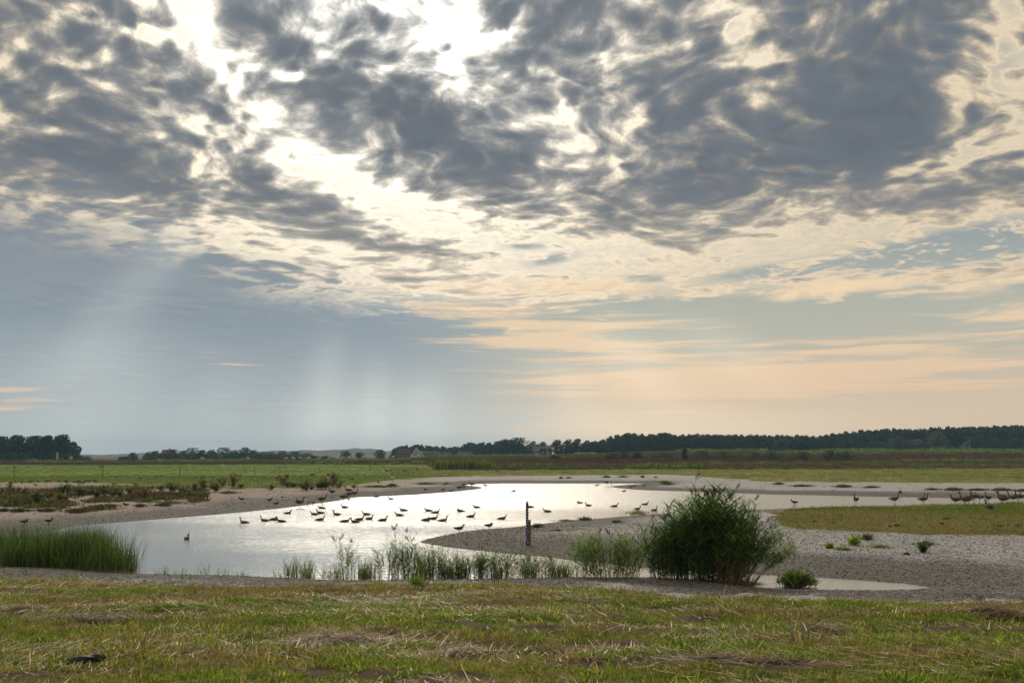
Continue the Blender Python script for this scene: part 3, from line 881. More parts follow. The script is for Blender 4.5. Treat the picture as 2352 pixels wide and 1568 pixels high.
# ------------------------------------------------------------------ reeds
def reed_geo(cx, cy, n, h, rx, ry, fan, leaf=.34, lw=.022, seed=0, lean0=0.0, nodes=11, low=.12, side=0.0):
    """stems with alternate drooping leaves; returns stems, leaves, tips"""
    q = np.random.default_rng(seed)
    a = q.uniform(0, 6.283, n); rr = np.sqrt(q.uniform(0, 1, n))
    bx, by = np.cos(a) * rr * rx, np.sin(a) * rr * ry
    H = h * q.uniform(.62, 1.04, n) * (1 - .22 * rr ** 2)
    lx = bx / rx * fan * h * q.uniform(.7, 1.25, n) + q.normal(0, .05, n) * h + lean0 * h
    ly = by / ry * fan * .6 * h * q.uniform(.7, 1.25, n) + q.normal(0, .05, n) * h
    sag = np.clip(np.hypot(lx, ly) / h, 0, 1) ** 2 * .35
    def pos(t):
        t = np.asarray(t)
        return np.stack([bx[:, None] + lx[:, None] * t ** 1.25, by[:, None] + ly[:, None] * t ** 1.25, H[:, None] * (t - sag[:, None] * t * t)], -1)
    bz = np.array([tz(cx + bx[i], cy + by[i]) for i in range(n)]) if n < 60 else terrain(cx + bx, cy + by)
    bz = np.maximum(bz, -.25)
    # stems: three-sided tapering tubes
    ts = np.linspace(0, 1, 5)[None, :].repeat(n, 0)
    P = pos(ts); P[:, :, 2] += bz[:, None]
    rad = .006 * (1 - .65 * ts)
    ring = []
    for k in range(3):
        an = 2 * np.pi * k / 3
        ring.append(P + np.stack([np.cos(an) * rad, np.sin(an) * rad, 0 * rad], -1))
    V = np.stack(ring, 2).reshape(-1, 3)
    o = np.arange(n)[:, None, None, None] * 15 + np.arange(4)[None, :, None, None] * 3
    k = np.arange(3)[None, None, :, None]
    kk = (np.arange(3) + 1) % 3
    Q = np.concatenate([o + k, o + kk[None, None, :, None], o + 3 + kk[None, None, :, None], o + 3 + k], -1).reshape(-1, 4)
    # leaves
    tl = np.linspace(low, 1.0, nodes)[None, :].repeat(n, 0) + q.normal(0, .03, (n, nodes))
    tl = np.clip(tl, .05, 1.0)
    keep = q.uniform(0, 1, tl.shape) < np.clip(.35 + tl * 1.1, 0, 1)
    PL = pos(tl); PL[:, :, 2] += bz[:, None]
    PL = PL[keep]; m = len(PL)
    wind = .55
    az_ = np.where(q.uniform(0, 1, m) < .5, q.normal(0, .9, m), q.normal(np.pi, .9, m)) + 0
    az_ = np.where(q.uniform(0, 1, m) < side, q.normal(0, .5, m), az_)
    tt = tl[keep]
    L = leaf * q.uniform(.55, 1.2, m) * (1.05 - .45 * np.abs(tt - .6))
    lv = blades(PL, az_, q.uniform(.35, 1.1, m), L, lw * q.uniform(.6, 1.25, m), q.uniform(.1, .75, m), 3, q.uniform(0, 6.283, m))
    tips = pos(np.ones((n, 1)))[:, 0]; tips[:, 2] += bz
    return (V, Q), lv, tips, H

def plume_mesh(seed, mt):
    q = np.random.default_rng(seed)
    n = 46
    t = q.uniform(0, 1, n)
    base = np.stack([.05 * t, 0 * t, .16 * t], -1)
    az_ = q.normal(.0, 1.1, n)
    V, Q, T = blades(base, az_, q.uniform(.3, .9, n), .085 * (1.15 - t * .7) * q.uniform(.7, 1.2, n), np.full(n, .014), q.uniform(.2, .7, n), 2, q.uniform(0, 6.283, n))
    return mesh_np('plume', V, [Q, T], [mt])
PLUMES = [plume_mesh(k, M_plume) for k in range(3)]

def reeds(name, label, cat, px, py, n, h, rx, ry, fan, plumes=0, group=None, mleaf=None, xyz=None, mstem=None, **kw):
    x, y, z = xyz or hit(px, py)
    root = tag(link(name, None, loc=(x, y, 0)), label, cat, group)
    root.empty_display_size = .2
    (sv, sq), lv, tips, H = reed_geo(x, y, n, h, rx, ry, fan, **kw)
    link('stems', mesh_np('stems', sv, [sq], [mstem or M_stem]), root)['kind'] = 'stuff'
    link('leaves', mesh_np('leaves', lv[0], [lv[1], lv[2]], [mleaf or M_reed]), root)['kind'] = 'stuff'
    if plumes:
        for j, i in enumerate(np.argsort(-H)[:plumes]):
            link('plume', PLUMES[j % 3], root, loc=tips[i] - np.array([0, 0, .05]), rot=(0, .25 + .1 * (j % 3), (j * 2.4) % 6.28), scale=1.15)
    return root

def rushes(name, label, cat, pts_px, n, h, spread, mleaf, group=None, seed=0, w=.011, lean=.12, droop=.12, stems=True, lo=0.0):
    """stand of narrow upright blades along a set of plan points"""
    q = np.random.default_rng(seed)
    P = np.array([hit(*p)[:2] for p in pts_px])
    c = P.mean(0)
    z0 = max(tz(*c), 0)
    root = tag(link(name, None, loc=(c[0], c[1], 0)), label, cat, group)
    i = q.integers(0, len(P), n)
    b = P[i] + q.normal(0, 1, (n, 2)) * np.array(spread)
    bz = np.maximum(terrain(b[:, 0], b[:, 1]), -.15)
    base = np.stack([b[:, 0] - c[0], b[:, 1] - c[1], bz - .02], -1)
    hh = h * q.uniform(.45, 1.08, n) * (.55 + .8 * fbm(b[:, 0] * .9, b[:, 1] * .9, seed, 2))
    V, Q, T = blades(base, q.uniform(0, 6.283, n), np.abs(q.normal(lo, lean, n)), hh, w * q.uniform(.7, 1.3, n), np.abs(q.normal(0, droop, n)), 4, q.uniform(0, 6.283, n))
    o = link('blades', mesh_np('blades', V, [Q, T], [mleaf]), root); o['kind'] = 'stuff'
    if stems:
        m = n // 5
        V, Q, T = blades(base[:m] * np.array([1, 1, 1]), q.uniform(0, 6.283, m), np.abs(q.normal(0, .08, m)), h * q.uniform(.3, .55, m), np.full(m, w * .9), np.zeros(m), 2, q.uniform(0, 6.283, m))
        o = link('dead_stalks', mesh_np('dead_stalks', V, [Q, T], [M_stem]), root); o['kind'] = 'stuff'
    return root

# the great clump on the near shore
M_gstem = leafy('reed_stem_green', (.05, .075, .025), (.12, .115, .04), (.20, .15, .07), 2.0, .1, var=.4)
CL = hit(1640, 1337)
big = reeds('reed_clump', 'tall dense clump of dark green common reed leaning right on the near shore', 'reeds', 0, 0, 360, 2.5, 1.0, .55, .10, 18, xyz=(CL[0], CL[1] + .3, 0), seed=3, nodes=17, low=.10, leaf=.50, lw=.036, lean0=.03, mstem=M_gstem)
for k, (dx, hh, sd_) in enumerate(((-.7, 3.05, 31), (.45, 2.95, 32), (-.2, 2.75, 33), (.95, 2.6, 34))):
    reeds('tall_reed', ['tallest leafy reed spike above the left part of the big clump', 'plumed reed spike above the right part of the big clump', 'reed spike above the middle of the big clump', 'reed spike above the right shoulder of the big clump'][k], 'reeds', 0, 0, [7, 10, 6, 7][k], hh, .16, .16, .05, [2, 6, 1, 2][k], xyz=(CL[0] + dx, CL[1] + .2, 0), seed=sd_, nodes=14, low=.3, leaf=.42, lw=.034, mstem=M_gstem)
reeds('bent_reed_fringe', 'fringe of brown reed stalks leaning right out of the tall clump', 'reeds', 0, 0, 170, 1.9, .5, .3, .32, 3, xyz=(CL[0] + .5, CL[1] - .35, 0), seed=4, nodes=12, low=.5, leaf=.36, lw=.028, lean0=.32, mleaf=M_reed)
reeds('reed_clump', 'lower green reed clump joining the left flank of the tall reed clump', 'reeds', 0, 0, 130, 1.75, .5, .4, .18, 5, xyz=(CL[0] - 1.2, CL[1] + .5, 0), seed=5, nodes=14, low=.10, leaf=.44, lw=.032, mstem=M_gstem)
reeds('reed_clump', 'loose reed clump with yellowing leaves in front of the grey shingle spit', 'reeds', 1405, 1328, 120, 1.35, .8, .35, .22, 2, seed=6, nodes=12, low=.06, leaf=.38, lw=.030, mleaf=M_reed_pale, mstem=M_gstem)
reeds('reed_clump', 'slender leafy reed standing in the inlet right of the gauge post', 'reeds', 1338, 1326, 26, 1.3, .30, .2, .18, 0, seed=7, nodes=12, low=.12, leaf=.38, lw=.030, mleaf=M_reed_pale, mstem=M_gstem)
# the line of reeds along the near water edge, left to right
ROW = [(668, 26, .95, .16, 'rush'), (706, 34, 1.0, .14, 'rush'), (752, 10, .7, .12, 'rush'), (776, 22, .95, .16, 'rush'), (801, 22, 1.55, .2, 'reed'), (839, 60, 1.15, .18, 'rush'),
       (884, 30, 1.25, .3, 'reed'), (918, 42, 1.85, .26, 'reed'), (945, 34, 1.3, .28, 'reed'), (972, 60, 1.3, .22, 'rush'), (1000, 44, 1.25, .28, 'reed'), (1026, 60, 1.1, .22, 'rush'), (1060, 55, .98, .16, 'rush'),
       (1094, 40, .95, .28, 'reed'), (1124, 44, 1.05, .28, 'reed'), (1150, 40, .9, .2, 'rush'), (1182, 34, .9, .28, 'reed'), (1216, 36, .8, .2, 'rush'), (1248, 30, .85, .28, 'reed'), (1283, 44, .95, .22, 'rush'), (1306, 24, .7, .2, 'rush')]
ORD = ['first', 'second', 'third', 'fourth', 'fifth', 'sixth', 'seventh', 'eighth', 'ninth', 'tenth', 'eleventh', 'twelfth', 'thirteenth', 'fourteenth', 'fifteenth', 'sixteenth', 'seventeenth', 'eighteenth', 'nineteenth', 'twentieth',
       'twenty-first', 'twenty-second', 'twenty-third', 'twenty-fourth', 'twenty-fifth', 'twenty-sixth', 'twenty-seventh', 'twenty-eighth', 'twenty-ninth', 'thirtieth', 'thirty-first', 'thirty-second', 'thirty-third', 'thirty-fourth', 'thirty-fifth', 'thirty-sixth', 'thirty-seventh', 'thirty-eighth', 'thirty-ninth', 'fortieth']
cnt = {'rush': 0, 'reed': 0}
for k, (px, n, h, rx, kind) in enumerate(ROW):
    o_ = ORD[cnt[kind]]; cnt[kind] += 1
    if kind == 'reed':
        reeds('reed_clump', 'leafy reed clump in the row at the near water edge, %s from the left' % o_, 'reeds', px, 1325, int(n * 1.0), h * .85, rx * 1.25, .25, .16, 3 if h > 1.4 else 0, group='reeds along the near water edge', seed=100 + k, nodes=11, low=.08, leaf=.30, lw=.024, mleaf=M_reed_pale, mstem=M_gstem)
    else:
        rushes('rush_clump', 'upright rush clump in the row at the near water edge, %s from the left' % o_, 'rushes', [(px, 1325)], n * 3, h * .95, (rx * .75, .2), M_sedge, group='rushes along the near water edge', seed=100 + k, w=.014, lean=.24, droop=.2)
# the dark rush bed on the left
bed = [(px, py) for px in range(-150, 235, 12) for py in (1301, 1292, 1283, 1274) if py < 1302 - max(0, 60 - px) * .02] + [(px, 1308) for px in range(206, 300, 22)] + [(px, 1298) for px in range(200, 285, 16)]
rushes('rush_bed', 'dense dark green rush bed at the left edge of the lagoon', 'rushes', bed, 10000, 1.45, (.18, .25), M_bed, seed=61, w=.014, lean=.15, droop=.16)
rushes('rush_clump', 'few arching green rush blades at the right end of the rush bed', 'rushes', [(302, 1312)], 60, 1.0, (.08, .08), M_sedge, seed=62, lo=.22)
rushes('marsh_plant', 'yellow-green leafy sapling standing in front of the rush bed', 'plant', [(145, 1305)], 60, .95, (.10, .06), M_reed_pale, seed=63, w=.02, lean=.4, droop=.3, stems=False)
rushes('grass_tuft', 'bright green grass tuft on the near bank before the reed row', 'grass', [(955, 1347)], 170, .50, (.10, .08), M_grass, seed=64, w=.014, lean=.45, droop=.4, stems=False)
for k, (px, py, h, words) in enumerate([(372, 1319, .42, 'below the rush bed'), (414, 1328, .40, 'left of the seedling'), (467, 1316, .62, 'with two bent leaves out in the shallows'), (512, 1319, .42, 'between the seedling and the first reeds'), (555, 1324, .3, 'just left of the first rushes'), (640, 1328, .35, 'at the foot of the first rush clump'), (155, 1330, .32, 'before the rush bed'), (18, 1318, .3, 'at the left edge of the near shingle'), (60, 1322, .25, 'on the shingle right of the left edge')]):
    rushes('grass_sprig', 'small green sprig at the near water edge ' + words, 'plant', [(px, py)], 22, h, (.12, .06), M_reed_pale, group='sprigs on the near water edge', seed=70 + k, w=.013, lean=.3, droop=.2, stems=False)
# the far reed stand between pasture and rough ground
rushes('reed_stand', 'dark reed stand on the far side of the pasture', 'reeds', [(px, 1078) for px in range(1006, 1100, 6)] + [(px, 1077) for px in range(1100, 1136, 12)], 3000, 2.7, (.6, 1.2), M_bed, seed=66, w=.07, lean=.10)
rushes('reed_stand', 'lower reed stand right of the dark reed stand beyond the pasture', 'reeds', [(px, 1074) for px in range(1180, 1270, 7)], 1000, 1.7, (.8, 1.5), M_bed, seed=67, w=.07, lean=.12)

# ------------------------------------------------------------------ weeds on the shingle
def bush_mesh(seed, h, w, mt, n=520, leaf=.055, spiky=0.0):
    q = np.random.default_rng(seed)
    ns = 16
    parts = []
    a = q.uniform(0, 6.283, ns); le = np.abs(q.normal(.3, .22, ns))
    i = q.integers(0, ns, n)
    t = q.uniform(.12, 1, n) ** .8
    L = h * q.uniform(.7, 1.1, ns)
    out = np.sin(le[i]) * L[i] * t * (w / h) * 1.6
    c = np.stack([np.cos(a[i]) * out, np.sin(a[i]) * out, np.cos(le[i]) * L[i] * t], -1) + q.normal(0, .05 * w, (n, 3))
    c[:, 2] = np.maximum(c[:, 2], .01)
    V, Q, T = blades(c, q.uniform(0, 6.283, n), q.uniform(.1, 1.2 - spiky, n), leaf * q.uniform(1.2, 3.2, n), leaf * q.uniform(.4, .8, n), q.uniform(0, .5, n), 2, q.uniform(0, 6.283, n))
    return mesh_np('foliage', V, [Q, T], [mt])
def stalk_mesh(seed, h, w):
    q = np.random.default_rng(seed)
    ns = 14
    a = q.uniform(0, 6.283, ns); le = np.abs(q.normal(.25, .2, ns)) * (w / h) * 1.4
    V, Q, T = blades(q.normal(0, .02, (ns, 3)) * np.array([1, 1, 0]), a, le, h * q.uniform(.6, 1.0, ns), np.full(ns, .012), q.uniform(0, .1, ns), 2, q.uniform(0, 6.283, ns))
    return mesh_np('stalks', V, [Q, T], [M_stem])
def mat_mesh(seed, w, d, h, mt, n=900):
    q = np.random.default_rng(seed)
    a = q.uniform(0, 6.283, n); r = q.uniform(0, 1, n) ** .62 * (1 + .3 * np.sin(a * 3 + seed) + .22 * np.sin(a * 7 + seed * 2) + .12 * np.sin(a * 13))
    c = np.stack([np.cos(a) * r * w / 2, np.sin(a) * r * d / 2, q.uniform(0, .3, n) * h], -1)
    V, Q, T = blades(c, q.uniform(0, 6.283, n), q.uniform(.1, 1.1, n), h * q.uniform(.4, 1.0, n) * (1.15 - .6 * np.clip(r, 0, 1)), np.full(n, .03), q.uniform(0, .4, n), 2, q.uniform(0, 6.283, n))
    return mesh_np('foliage', V, [Q, T], [mt])
BUSH = [(bush_mesh(200 + k, .62, .5, M_weed), stalk_mesh(200 + k, .6, .5)) for k in range(3)]
RUST = [(bush_mesh(210 + k, .75, .4, M_weedr, 340, .045, .5), stalk_mesh(210 + k, .8, .4)) for k in range(2)]
weed_list = []
for (zx, zy, h) in [(25, 190, .6), (60, 200, .5), (130, 195, .7), (212, 205, .8), (335, 190, .6), (350, 275, 1.0), (455, 215, .6), (540, 195, .75), (615, 195, 1.0), (725, 200, .8), (765, 190, .6), (825, 185, .5), (890, 225, .8), (950, 195, .9), (1045, 205, .85), (1110, 215, .6), (545, 260, .7), (605, 248, .6), (95, 280, .6), (150, 285, .5),
                    (1190, 180, .7), (1400, 130, .35), (1480, 150, .6), (1590, 160, .9), (1680, 170, .7), (1785, 150, .75), (1990, 160, .9), (2215, 125, .5)]:
    weed_list.append(('green', zx / 4, 1090.2 + zy / 4, h))
for (zx, zy, h) in [(140, 140, .5), (290, 115, .7), (340, 118, .55), (365, 110, .5), (440, 140, .8), (510, 140, .5), (600, 130, .9), (640, 130, 1.0), (570, 130, .7), (900, 125, .4)]:
    weed_list.append(('green', 588 + zx / 4, 1090.2 + zy / 4, h))
for (zx, zy, h) in [(95, 130, .6), (1040, 110, .35), (1245, 130, .5), (1290, 220, .8), (1330, 235, .8), (1870, 140, .9), (1850, 120, .6), (2050, 110, .8), (2140, 120, 1.2)]:
    weed_list.append(('rust', zx / 4, 1090.2 + zy / 4, h))
for (zx, zy, h) in [(240, 100, 1.0), (465, 150, .8), (510, 100, .4), (705, 120, 1.25), (755, 130, .8), (1125, 80, .3)]:
    weed_list.append(('rust', 588 + zx / 4, 1090.2 + zy / 4, h))
for kind, meshes, words, nm in (('green', BUSH, 'bushy green weed on the left shingle, %s from the left among green weeds', 'green_weed'), ('rust', RUST, 'rust-brown dock stalks on the left shingle, %s rusty plant from the left', 'dock_plant')):
    for k, (_, px, py, h) in enumerate(sorted([w for w in weed_list if w[0] == kind], key=lambda w: w[1])):
        x, y, z = hit(px, py)
        fol, stk = meshes[k % len(meshes)]
        o = tag(link(nm, None, loc=(x, y, z - .01), rot=(0, 0, k * 1.7), scale=(h * 2.6, h * 2.6, h * 1.45)), words % (ORD[k]), 'plant', 'weeds on the left shingle')
        link('foliage', fol, o)['kind'] = 'stuff'; link('stalks', stk, o)['kind'] = 'stuff'
mats_ = [(120, 250, 60, .25), (180, 340, 90, .3), (250, 270, 70, .25), (430, 335, 110, .3), (400, 300, 90, .25), (560, 310, 60, .25), (700, 350, 80, .35), (760, 335, 150, .4), (900, 320, 150, .4), (980, 300, 120, .35), (870, 250, 110, .3), (1000, 245, 160, .35), (1120, 230, 130, .3), (1290, 295, 60, .25), (1330, 250, 110, .3), (1480, 225, 160, .35), (1560, 265, 120, .2), (1640, 215, 130, .35), (1820, 205, 90, .35), (1500, 287, 80, .22), (300, 305, 110, .25), (40, 335, 60, .25), (2100, 170, 90, .2)]
MAT_MESH = [mat_mesh(300 + k, 1.0, .8, .22, [M_mat, M_weed, M_mat][k], 520) for k in range(3)]
for k, (zx, zy, w, h) in enumerate(sorted(mats_)):
    x, y, z = hit(zx / 4, 1090.2 + zy / 4)
    wm = w * 2 / 4 / FPX * y
    o = tag(link('creeping_mat', None, loc=(x, y, z - .01), rot=(0, 0, .25 * (k % 5) - .5), scale=(wm, wm * 1.1, 1.0 + h)), 'low olive mat of creeping plants on the left shingle, %s from the left' % ORD[k], 'plant', 'creeping mats on the left shingle')
    link('foliage', MAT_MESH[k % 3], o)['kind'] = 'stuff'
DMAT = [mat_mesh(320 + k, 1.0, .5, .26, M_weed, 420) for k in range(2)]
far_m = [(588 + 1120 / 4, 1119, 85), (588 + 1550 / 4, 1112, 50), (588 + 1250 / 4, 1117, 26), (1176 + 450 / 4, 1099, 10), (1176 + 520 / 4, 1098, 16), (1176 + 870 / 4, 1096.5, 22), (1176 + 1020 / 4, 1096, 28), (1176 + 1200 / 4, 1096.5, 12), (1176 + 1320 / 4, 1097, 9),
         (1527, 1109.5, 34), (1534, 1113, 40), (1764 + 100 / 4, 1113, 30), (1764 + 310 / 4, 1117, 60), (1764 + 690 / 4, 1119, 50), (1764 + 950 / 4, 1120.5, 46), (2140, 1125.5, 40), (2190, 1126, 60), (2245, 1126.5, 60), (2300, 1127, 60), (2350, 1128, 60), (1764 + 1215 / 4, 1133.5, 9)]
for k, (px, py, w) in enumerate(sorted(far_m)):
    x, y, z = hit(px, py)
    wm = w / FPX * y
    o = tag(link('creeping_mat', None, loc=(x, y, z - .01), rot=(0, 0, .12 * (k % 3)), scale=(wm, wm * .55, 1.2 + .3 * (k % 2))), 'dark green mat of growth on the far shingle, %s from the left' % ORD[k], 'plant', 'dark mats on the far shingle')
    link('foliage', DMAT[k % 2], o)['kind'] = 'stuff'
# plants on the near spit and the right-hand shingle
GB = mat_mesh(240, .85, .7, .55, leafy('puddle_bush_leaf', (.05, .10, .018), (.10, .165, .03), (.16, .19, .05), 2, .4), 1500)
x, y, z = hit(1830, 1347)
o = tag(link('puddle_bush', None, loc=(x, y, 0), scale=.95), 'leafy bright green bush standing in the right-hand puddle', 'bush')
link('foliage', GB, o)['kind'] = 'stuff'; link('stalks', stalk_mesh(241, .5, .5), o)['kind'] = 'stuff'
for (px, py, w, h, words) in [(1962, 1252, 24, .5, 'round tuft highest on the right-hand grey shingle'), (1905, 1259, 18, .25, 'small tuft left of the round one on the right-hand shingle'), (1937, 1263, 36, .18, 'flat bright patch below the round tuft on the right-hand shingle'), (2124, 1252, 50, .2, 'wide flat patch on the right-hand grey shingle'), (2120, 1269, 9, .45, 'narrow upright sprig below the wide flat patch on the shingle'), (2083, 1274, 10, .12, 'tiny patch lowest on the right-hand grey shingle'), (2020, 1258, 44, .18, 'sparse withered patch in the middle of the right-hand shingle'), (1990, 1240, 28, .35, 'tuft against the turf edge above the right-hand shingle'),
                              (1235, 1212, 30, .3, 'grassy tuft beside the gauge post on the spit'), (1300, 1197, 60, .2, 'low fringe along the water edge of the spit'), (1345, 1195, 36, .3, 'fringe on the spit nearest the tall reeds'), (1416, 1200, 24, .2, 'small tuft on the spit left of the tall reeds'), (1281, 1219, 20, .12, 'flat sprig on the spit right of the gauge post'), (1465, 1183, 60, .45, 'brownish stems on the spit edge beside the tall reeds')]:
    x, y, z = hit(px, py)
    wm = w / FPX * y
    mt = M_grass if 'bright' in words or 'round' in words else (M_dry if ('withered' in words or 'brownish' in words) else M_weed)
    o = tag(link('shingle_tuft', None, loc=(x, y, z - .01)), words, 'plant', 'tufts on the near shingle')
    link('foliage', mat_mesh(int(px), wm, wm * .8, h, mt, 260), o)['kind'] = 'stuff'

def ground_cover():
    kinds = [tuft(40, .35, .22, .04, M_mat, .8, .4, 401), tuft(40, .32, .30, .045, M_weed, .6, .3, 402), tuft(30, .3, .35, .035, M_weedr, .4, .2, 403), tuft(36, .4, .14, .04, M_mat, 1.0, .4, 404)]
    x, y = in_view(-100, 470, 62, 118, 12000)
    px = CX + FPX * x / y; py = HY + (CAM_H - .35) * FPX / y
    lim = np.interp(px, [-100, 0, 250, 380, 470], [1190, 1189, 1181, 1168, 1150])
    m = fbm(x * .16, y * .10, 410, 3) + rng.normal(0, .05, len(x))
    k = (py < lim) & (py > 1124) & (m > .43)
    x, y, m = x[k], y[k], m[k]; n = len(x)
    s_ = rng.lognormal(.1, .3, n)
    r = rng.uniform(0, 1, n)
    scatter('creeping_cover', np.stack([x, y, terrain(x, y)], -1), rots(n), np.stack([s_, s_, s_], -1), kinds, np.where(m > .58, np.where(r < .5, 0, 1), np.where(r < .5, 3, np.where(r < .9, 0, 2))), 'low olive ground cover spreading over the left shingle')
ground_cover()
# ------------------------------------------------------------------ straw on the near bank
def stalks(c, q, length, flat=.12, w=.006, az_=None):
    """lying dry reed stalks (thin bent strips)"""
    n = len(c)
    az_ = q.uniform(0, 6.283, n) if az_ is None else az_
    return blades(c, az_, np.pi / 2 - np.abs(q.normal(0, flat, n)), length, np.full(n, w) * q.uniform(.6, 1.5, n), q.normal(0, .05, n), 3, q.uniform(0, 6.283, n))

def litter():
    q = np.random.default_rng(500)
    x, y = in_view(-140, 2490, 9.8, 26.5, 42000)
    sd = poly_sd(WATER, x, y); turf, _, _ = covers(x, y, sd)
    m = fbm(x * .28 + 3, y * 1.15, 70, 3) + .06 * smooth01((y - 16) / 6)
    k = (turf > .2) & (m + q.normal(0, .05, len(x)) > .505)
    x, y, sd = x[k], y[k], sd[k]
    z = terrain(x, y, sd) + q.uniform(.02, .07, len(x))
    flow = fbm(x * .2, y * .2, 71, 2) * 5 - 1.2 + q.normal(0, .55, len(x))
    V, Q, T = stalks(np.stack([x, y, z], -1), q, q.lognormal(-1.6, .5, len(x)), .12, .011, flow)
    o = link('straw_litter', mesh_np('straw_litter', V, [Q, T], [M_straw]))
    tag(o, 'dry cut reed straw strewn over the near bank', kind='stuff')
litter()

def heap(px, py, w, d, h, n, label, seed):
    q = np.random.default_rng(seed)
    x, y, z = hit(px, py)
    a = q.uniform(0, 6.283, n); r = q.uniform(0, 1, n) ** .6 * (1 + .35 * np.sin(a * 2 + seed) + .25 * np.sin(a * 5 + seed))
    ex, ey = np.cos(a) * r * w / 2, np.sin(a) * r * d / 2
    gz = terrain(x + ex, y + ey) - z
    zz = gz + .02 + h * .55 * np.clip(1 - r ** 2, 0, 1) * q.uniform(.1, 1.0, n)
    L = q.lognormal(-1.0, .45, n)
    az_ = q.normal(0, .8, n) + np.where(q.uniform(0, 1, n) < .5, 0, np.pi) + .2
    c = np.stack([ex, ey, zz], -1) - np.stack([np.cos(az_), np.sin(az_), 0 * az_], -1) * L[:, None] * .5
    V, Q, T = stalks(c, q, L, .14, .013, az_)
    root = tag(link('straw_heap', None, loc=(x, y, z)), label, 'straw', 'straw heaps on the near bank')
    link('straw', mesh_np('straw', V, [Q, T], [M_hay]), root)['kind'] = 'stuff'
M_hay = leafy('old_straw', (.13, .088, .05), (.30, .22, .135), (.46, .37, .25), 1.5, .15, var=.4)
M_core = simple('rotten_straw', (.085, .06, .036), .95, .4, 14.0, .1)
heap(2290, 1414, 1.25, .7, .17, 1500, 'tangled heap of brown reed straw near the right edge of the bank', 501)
heap(770, 1478, 1.35, .8, .15, 1600, 'wide brown straw heap on the near bank below the rush row', 502)
heap(200, 1428, 1.7, .9, .10, 900, 'flattened straw heap on the near bank above the black log', 503)
heap(1050, 1505, .9, .5, .08, 420, 'loose straw sheaf lying in the middle of the near grass', 504)
heap(1640, 1525, 1.2, .5, .07, 480, 'thin straw swath in the near grass right of centre', 505)
heap(60, 1405, 1.0, .5, .10, 500, 'straw heap at the left edge of the near bank', 506)
heap(850, 1392, 1.5, .6, .07, 520, 'pale straw swath below the bright green grass tuft', 507)
heap(1880, 1448, .9, .45, .08, 380, 'small straw swath in the grass below the right-hand puddle', 508)
heap(1720, 1341, 1.0, .35, .07, 500, 'broken reed straw at the foot of the tall reed clump', 509)

# near tussocks and dry tufts that stand out
for k, (px, py, h, n, mt, words) in enumerate([(1215, 1392, .26, 150, M_dry, 'withered brown grass tussock in the middle of the bank'), (1265, 1503, .34, 140, M_dry, 'tall withered grass tussock in the near grass'), (1300, 1522, .22, 110, M_straw, 'pale bleached grass tuft right of the tall withered tussock'),
        (445, 1350, .20, 130, M_grass2, 'olive grass tussock on the bank below the sprigs'), (570, 1466, .20, 120, M_grass, 'lush green tuft left of the wide straw heap'), (1570, 1462, .16, 140, M_grass, 'dark lush tuft on the bank below the tall reeds'), (2010, 1490, .15, 160, M_grass, 'lush green tuft in the lower right grass'),
        (475, 1490, .22, 130, M_grass, 'lush green tuft right of the black log'), (1210, 1545, .13, 100, M_grass, 'dark green tuft at the bottom of the bank'), (2290, 1520, .2, 90, M_straw, 'bleached tuft near the lower right corner'), (2330, 1548, .2, 110, M_grass, 'green tuft in the lower right corner'), (30, 1545, .18, 110, M_grass2, 'olive tuft in the lower left corner')]):
    rushes('grass_tussock', words, 'grass', [(px, py)], n, h, (.09, .07), mt, group='tussocks on the near bank', seed=530 + k, w=.009, lean=.5, droop=.4, stems=False)

# the black log
def log():
    x, y, z = hit(192, 1530)
    q = np.random.default_rng(9)
    g = Geo()
    pts = [(-.24, -.06, .02), (-.15, -.03, .055), (-.04, 0, .065), (.08, .03, .08), (.18, .05, .085), (.25, .07, .06)]
    g.tube(pts, [.03, .05, .058, .052, .05, .025], 9)
    me = g.mesh('burnt_log', [simple('charred_wood', (.012, .011, .011), .6, .5, 20, .5, bump=.8)], False)
    for v in me.vertices:
        v.co += Vector(q.normal(0, .008, 3))
    tag(link('burnt_log', me, loc=(x, y, z - .005)), 'blackened splintered log lying in the near left grass', 'log')
log()

# clods turned up on the right-hand turf
M_soil = simple('clod_soil', (.045, .032, .024), .95, .4, 12.0, .1, bump=.6)
def clod_mesh(seed):
    q = np.random.default_rng(seed)
    bm = bmesh.new()
    bmesh.ops.create_icosphere(bm, subdivisions=2, radius=1.0)
    for v in bm.verts:
        v.co = v.co * (1 + q.normal(0, .16)); v.co.z = max(v.co.z, -.25) * .75
    me = bpy.data.meshes.new('soil_clod'); bm.to_mesh(me); bm.free(); me.materials.append(M_soil)
    return me
CLODS = [clod_mesh(s) for s in range(4)]
cl = sorted([(430, 435, 40), (490, 428, 24), (600, 447, 46), (895, 448, 26), (1095, 428, 30), (1190, 475, 70), (1120, 480, 50), (1015, 470, 40), (1205, 422, 20), (1360, 418, 34), (1640, 412, 80), (1750, 410, 18), (1820, 437, 20), (1880, 437, 28), (1590, 458, 60), (2162, 423, 30), (2110, 430, 20), (2130, 478, 50), (2300, 475, 80), (2020, 480, 30), (1400, 488, 30), (1460, 432, 16)])
for k, (zx, zy, w) in enumerate(cl):
    x, y, z = hit(1764 + zx / 4, 1090.2 + zy / 4)
    s = w / 4 / FPX * y / 2
    tag(link('soil_clod', CLODS[k % 4], loc=(x, y, z), rot=(0, 0, k * 1.3), scale=(s, s * .8, min(s, .16))), 'dark clod of turned soil on the right-hand turf, %s from the left' % ORD[k], 'soil', 'soil clods on the right-hand turf')

